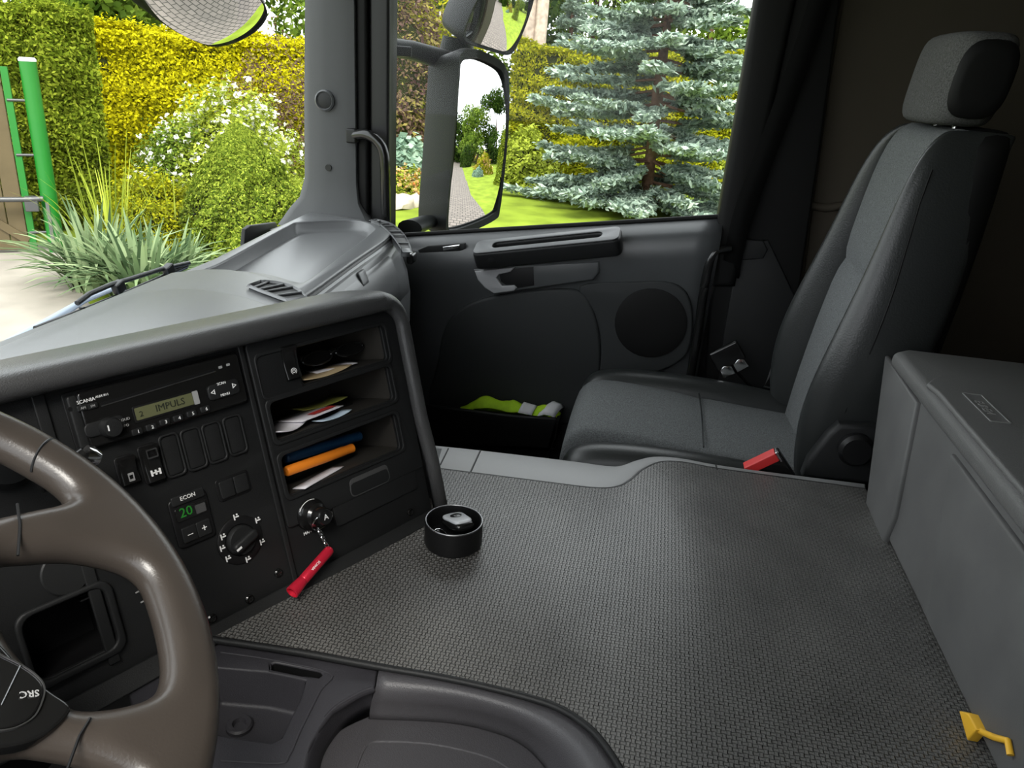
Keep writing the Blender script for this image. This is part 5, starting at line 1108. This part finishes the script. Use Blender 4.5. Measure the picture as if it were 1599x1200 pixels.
# strap leaved clumps
def strap_clump(name, label, c, n, Lr, mt, spread=1.0, wid=0.065, up=1.0, cat='plant'):
    c = A(c[0], c[1], G); rt = root(name, c, label, cat); V = []; Q = []; seg = 6
    for k in range(n):
        f = rng.uniform(0, 2*math.pi); Ll = Lr*rng.uniform(0.6, 1.1); lean = rng.uniform(0.15, 1.0)*spread; b0 = c+A(math.cos(f), math.sin(f), 0)*rng.uniform(0, 0.28); dr_ = A(math.cos(f), math.sin(f), 0); sd = A(-dr_[1], dr_[0], 0); i0 = len(V)
        for j in range(seg+1):
            q = j/seg; p = b0+dr_*Ll*lean*(q**1.4)+A(0, 0, up*Ll*(q*1.0-0.62*lean*q*q*1.15)); w = wid*0.5*(1-q**2.2)+0.002
            V += [p-sd*w, p+sd*w]
            if j: Q.append((i0+2*j-2, i0+2*j-1, i0+2*j+1, i0+2*j))
    fast_mesh('leaf_blades', V, Q, M[mt], rt)['kind'] = 'stuff'
    return rt
for i, (u, v, d, Ll, nb_) in enumerate(((150, 420, 9.0, 1.05, 170), (215, 430, 8.4, 1.0, 190), (262, 425, 8.9, 0.8, 120))):
    cx, cy = polar(u, d, 400); strap_clump('strap_leaf_plant', ('grey green strap leaved plant nearest the gate post', 'grey green strap leaved plant in the middle of the three clumps', 'grey green strap leaved plant beside the cone shaped spruce')[i], (cx, cy), nb_, Ll, 'lf_strap')
for i, (u, d, Ll) in enumerate(((165, 9.8, 1.55), (265, 10.2, 1.25))):
    cx, cy = polar(u, d, 300); strap_clump('tall_grass', ('tall wispy pale green stems in front of the green hedge', 'pale wispy stems behind the strap leaved plants')[i], (cx, cy), 42, Ll, 'lf_light', spread=0.5, wid=0.018)

# ------------------------------------------------------------------ garden seen through the side window
def blue_spruce(c, H, R, name, label, nwh, needle, z0=0.25, seed=5):
    c = A(c[0], c[1], G); rt = root(name, c, label, 'conifer'); r2 = np.random.default_rng(seed)
    tube('trunk', [c, c+A(0.02, 0.03, H*0.3), c+A(0.05, 0, H*0.7), c+A(0, 0, H)], [0.13, 0.115, 0.07, 0.01], M['bark_brown'], rt, n=12)
    Pn = []; An = []; inner_shapes = []
    for w in range(nwh):
        z = z0+(H-z0)*((w+0.3)/nwh)**1.05; Rr = R*(1-z/H)**0.8*r2.uniform(0.85, 1.1); nb_ = int(12 if z < H*0.6 else 9)
        for k in range(nb_):
            f = 2*math.pi*(k+r2.uniform(-0.3, 0.3))/nb_+w*0.9; Lb = Rr*r2.uniform(0.75, 1.1); dr_ = A(math.cos(f), math.sin(f), 0); sd = A(-dr_[1], dr_[0], 0)
            sl_ = r2.uniform(-0.30, -0.08); zb = z+r2.uniform(-0.22, 0.22)*(1 if z > 0.4 else 0.3); pth = [c+dr_*(Lb*q)+A(0, 0, zb+Lb*(sl_*q+0.16*q*q)) for q in np.linspace(0, 1, 6)]
            inner_shapes.append(pth)
            for q in np.linspace(0.22, 1.0, int(10+Lb*8)):
                base = c+dr_*(Lb*q)+A(0, 0, zb+Lb*(sl_*q+0.16*q*q)); tl_ = 0.12+0.42*Lb*0.42*(1-abs(q-0.45))*(1.15-q)
                for s_ in (-1, 1):
                    td_ = unit(dr_*0.75+sd*s_*r2.uniform(0.55, 0.95)+A(0, 0, r2.uniform(-0.12, 0.18))); m_ = int(7+tl_*44)
                    tt = r2.uniform(0, 1, (m_, 1)); Pn.append(base+td_*tt*tl_+r2.normal(0, 0.03, (m_, 3))); An.append(np.tile(td_+A(0, 0, 0.25), (m_, 1)))
    Pn = np.concatenate(Pn); An = np.concatenate(An)
    leaves('needles', Pn, np.tile([0, 0, 1.0], (len(Pn), 1)), needle, needle*0.36, M['lf_blue'], rt, jit=0.6, axis=An, ajit=0.35)
    for k, pth in enumerate(inner_shapes):
        tube('branch', pth, [0.03, 0.026, 0.02, 0.015, 0.01, 0.004], M['bark_brown'], rt, n=5)
    return rt, len(Pn)
sx_, sy_ = polar(1010, 16.0); bs, nn_ = blue_spruce((sx_, sy_), 7.6, 2.75, 'blue_spruce', 'large silvery blue spruce outside the side window', 15, 0.16, z0=0.12)
sx_, sy_ = polar(870, 27); blue_spruce((sx_, sy_), 5.4, 1.1, 'small_blue_spruce', 'small distant blue spruce beside the pale tree trunk', 10, 0.20, seed=9)
p1, p2 = polar(795, 22.5), polar(1260, 22.5)
hedge('yellow_green_hedge', 'yellow green conifer hedge behind the blue spruce', p1, p2, 1.6, 3.1, 'lf_yellowgreen', 95000, 0.09, 0.045, seed=14, bump=0.25)
for i, (u, d, rx_, rz_, mt_, lab) in enumerate(((815, 18.8, 0.9, 1.15, 'lf_light', 'light green shrub at the right edge of the side mirror'), (890, 19.4, 1.1, 1.0, 'lf_yellowgreen', 'low yellow green shrub at the left of the blue spruce'), (965, 20.0, 1.0, 0.9, 'lf_light', 'low light green shrub behind the spruce trunk'), (1085, 20.2, 1.2, 0.95, 'lf_yellowgreen', 'bright yellow green shrub right of the spruce trunk'), (1160, 20.2, 1.0, 1.0, 'lf_light', 'light green shrub nearest the rear window post'))):
    cx, cy = polar(u, d); bush('low_shrub', lab, (cx, cy), rx_, rz_, mt_, 6500, 0.12, 0.06, seed=20+i)
cx, cy = polar(632, 15.6); bush('hosta_clump', 'pale blue green leafy clump between pillar and side mirror', (cx, cy), 0.62, 1.25, 'lf_hosta', 2600, 0.17, 0.13, cat='plant', seed=31)
cx, cy = polar(615, 19.0); bush('copper_shrub', 'tall copper leaved shrub between pillar and mirror bracket', (cx, cy), 1.5, 4.6, 'lf_purple', 16000, 0.11, 0.06, seed=32, bump=0.3)
cx, cy = polar(690, 20.0); bush('yellow_shrub', 'tall yellow flecked shrub behind the mirrors', (cx, cy), 1.6, 3.9, 'lf_yellowgreen', 14000, 0.12, 0.07, seed=33, bump=0.3)
for i, (u, d, s_) in enumerate(((622, 14.3, 0.28), (645, 14.6, 0.22), (612, 14.8, 0.2))):
    cx, cy = polar(u, d); r2 = np.random.default_rng(40+i); S = []
    for z, w in ((0, 1), (0.35, 1.02), (0.7, 0.8), (0.9, 0.4)): S.append([q+A(*r2.normal(0, 0.025, 3)) for q in sec(A(cx, cy, G+z*s_), X, Y, s_*w*1.3, s_*w, 10)])
    tag(loft('garden_stone', S, M['stone_beige'], None), ('largest beige garden stone below the pale leafy clump', 'right hand beige garden stone below the pale leafy clump', 'left hand beige garden stone below the pale leafy clump')[i], 'stone')
for i, (u, d) in enumerate(((618, 15.0), (640, 15.1))):
    cx, cy = polar(u, d); bush('orange_flowers', ('left patch of orange flowers beside the garden stones', 'right patch of orange flowers beside the garden stones')[i], (cx, cy), 0.4, 0.62, 'lf_light', 1500, 0.08, 0.04, cat='flowers', seed=50+i, flowers=(160, 0.06, 'petal_orange'), core=False)
cx, cy = polar(806, 25.0)
pt_ = root('pale_trunk_tree', A(cx, cy, G), 'tree with tall pale bark trunk right of the upper mirror', 'tree')
for o_, lean in ((0.0, 0.02), (0.30, 0.03)): tube('trunk', [A(cx-0.2, cy-o_, G), A(cx-0.2, cy-o_-lean*20*0.2, G+2.5), A(cx-0.2, cy-o_-lean*8, G+7.5)], [0.24, 0.2, 0.14], M['bark_pale'], pt_, n=10)
d = rng.normal(0, 1, (9000, 3)); d /= np.linalg.norm(d, axis=1)[:, None]
leaves('crown', A(cx, cy, G+8.5)+d*rng.uniform(0.5, 1, (9000, 1))*A(2.6, 2.6, 2.2), d, 0.2, 0.12, M['lf_green'], pt_)
# trees that close the garden
TL = ['dark tree furthest left above the gate leaf', 'dark tree rising above the green gate post', 'mid green tree above the corner where the two hedges meet', 'dark tree above the left part of the yellow hedge', 'mid green tree beside the left edge of the front mirror', 'dark tree above the right part of the yellow hedge', 'mid green tree just right of the windscreen pillar', 'dark tree above the mirror bracket arm', 'mid green tree behind the upper mirror', 'dark tree behind the pale tree trunk', 'mid green tree behind the small blue spruce', 'dark tree directly behind the top of the large blue spruce', 'mid green tree to the right of the large blue spruce', 'dark tree nearest the rear post of the side window']
far = [(-60, 26, 8, 'lf_dark'), (30, 27, 9, 'lf_dark'), (110, 26, 8.5, 'lf_green'), (190, 27, 9, 'lf_dark'), (270, 28, 8, 'lf_green'), (350, 29, 9, 'lf_dark'), (560, 30, 8, 'lf_green'), (650, 30, 9, 'lf_dark'), (730, 31, 9, 'lf_green'), (800, 32, 9, 'lf_dark'), (905, 33, 9, 'lf_green'), (990, 34, 10, 'lf_dark'), (1075, 34, 8.5, 'lf_green'), (1230, 34, 9.5, 'lf_dark')]
for i, (u, d_, h_t, mt_) in enumerate(far):
    cx, cy = polar(u, d_); tree('background_tree', TL[i], (cx, cy), h_t, 0.8, 3.0, mt_, 6500, 0.26, 0.16, seed=60+i, group='trees behind the hedges')
# garden behind the truck, seen in the mirrors
rear = [((6.3, -11.5), 0.8, 2.9, 'lf_thuja', 'tall dark green conifer column seen in the main mirror', 'conifer', None), ((5.2, -16.0), 1.0, 1.3, 'lf_yellowgreen', 'yellow flowered round bush on the lawn seen in the main mirror', 'shrub', (200, 0.1, 'petal_orange')), ((3.6, -21.0), 0.8, 2.0, 'lf_dark', 'dark clipped shrub at the left of the lawn seen in the main mirror', 'shrub', None), ((4.4, -14.6), 0.5, 0.55, 'lf_hosta', 'low grey green plant on the lawn seen in the main mirror', 'plant', None)]
for i, (c_, rx_, rz_, mt_, lab, cat_, fl) in enumerate(rear): bush('garden_shrub', lab, c_, rx_, rz_, mt_, 6000, 0.12, 0.06, cat=cat_, seed=80+i, flowers=fl)
for i, (x_, y_, h_t) in enumerate(((2.6, -27, 5.5), (5.4, -24, 5.0), (8.6, -24, 6.5), (12, -22, 6.0), (16, -20, 7.0), (-1.5, -30, 6.0), (20, -16, 7))):
    tree('garden_tree', 'green tree at the end of the garden behind the truck', (x_, y_), h_t, 0.4, 2.9, 'lf_green' if i % 2 else 'lf_dark', 9000, 0.26, 0.17, seed=90+i, group='trees at the end of the garden behind the truck')
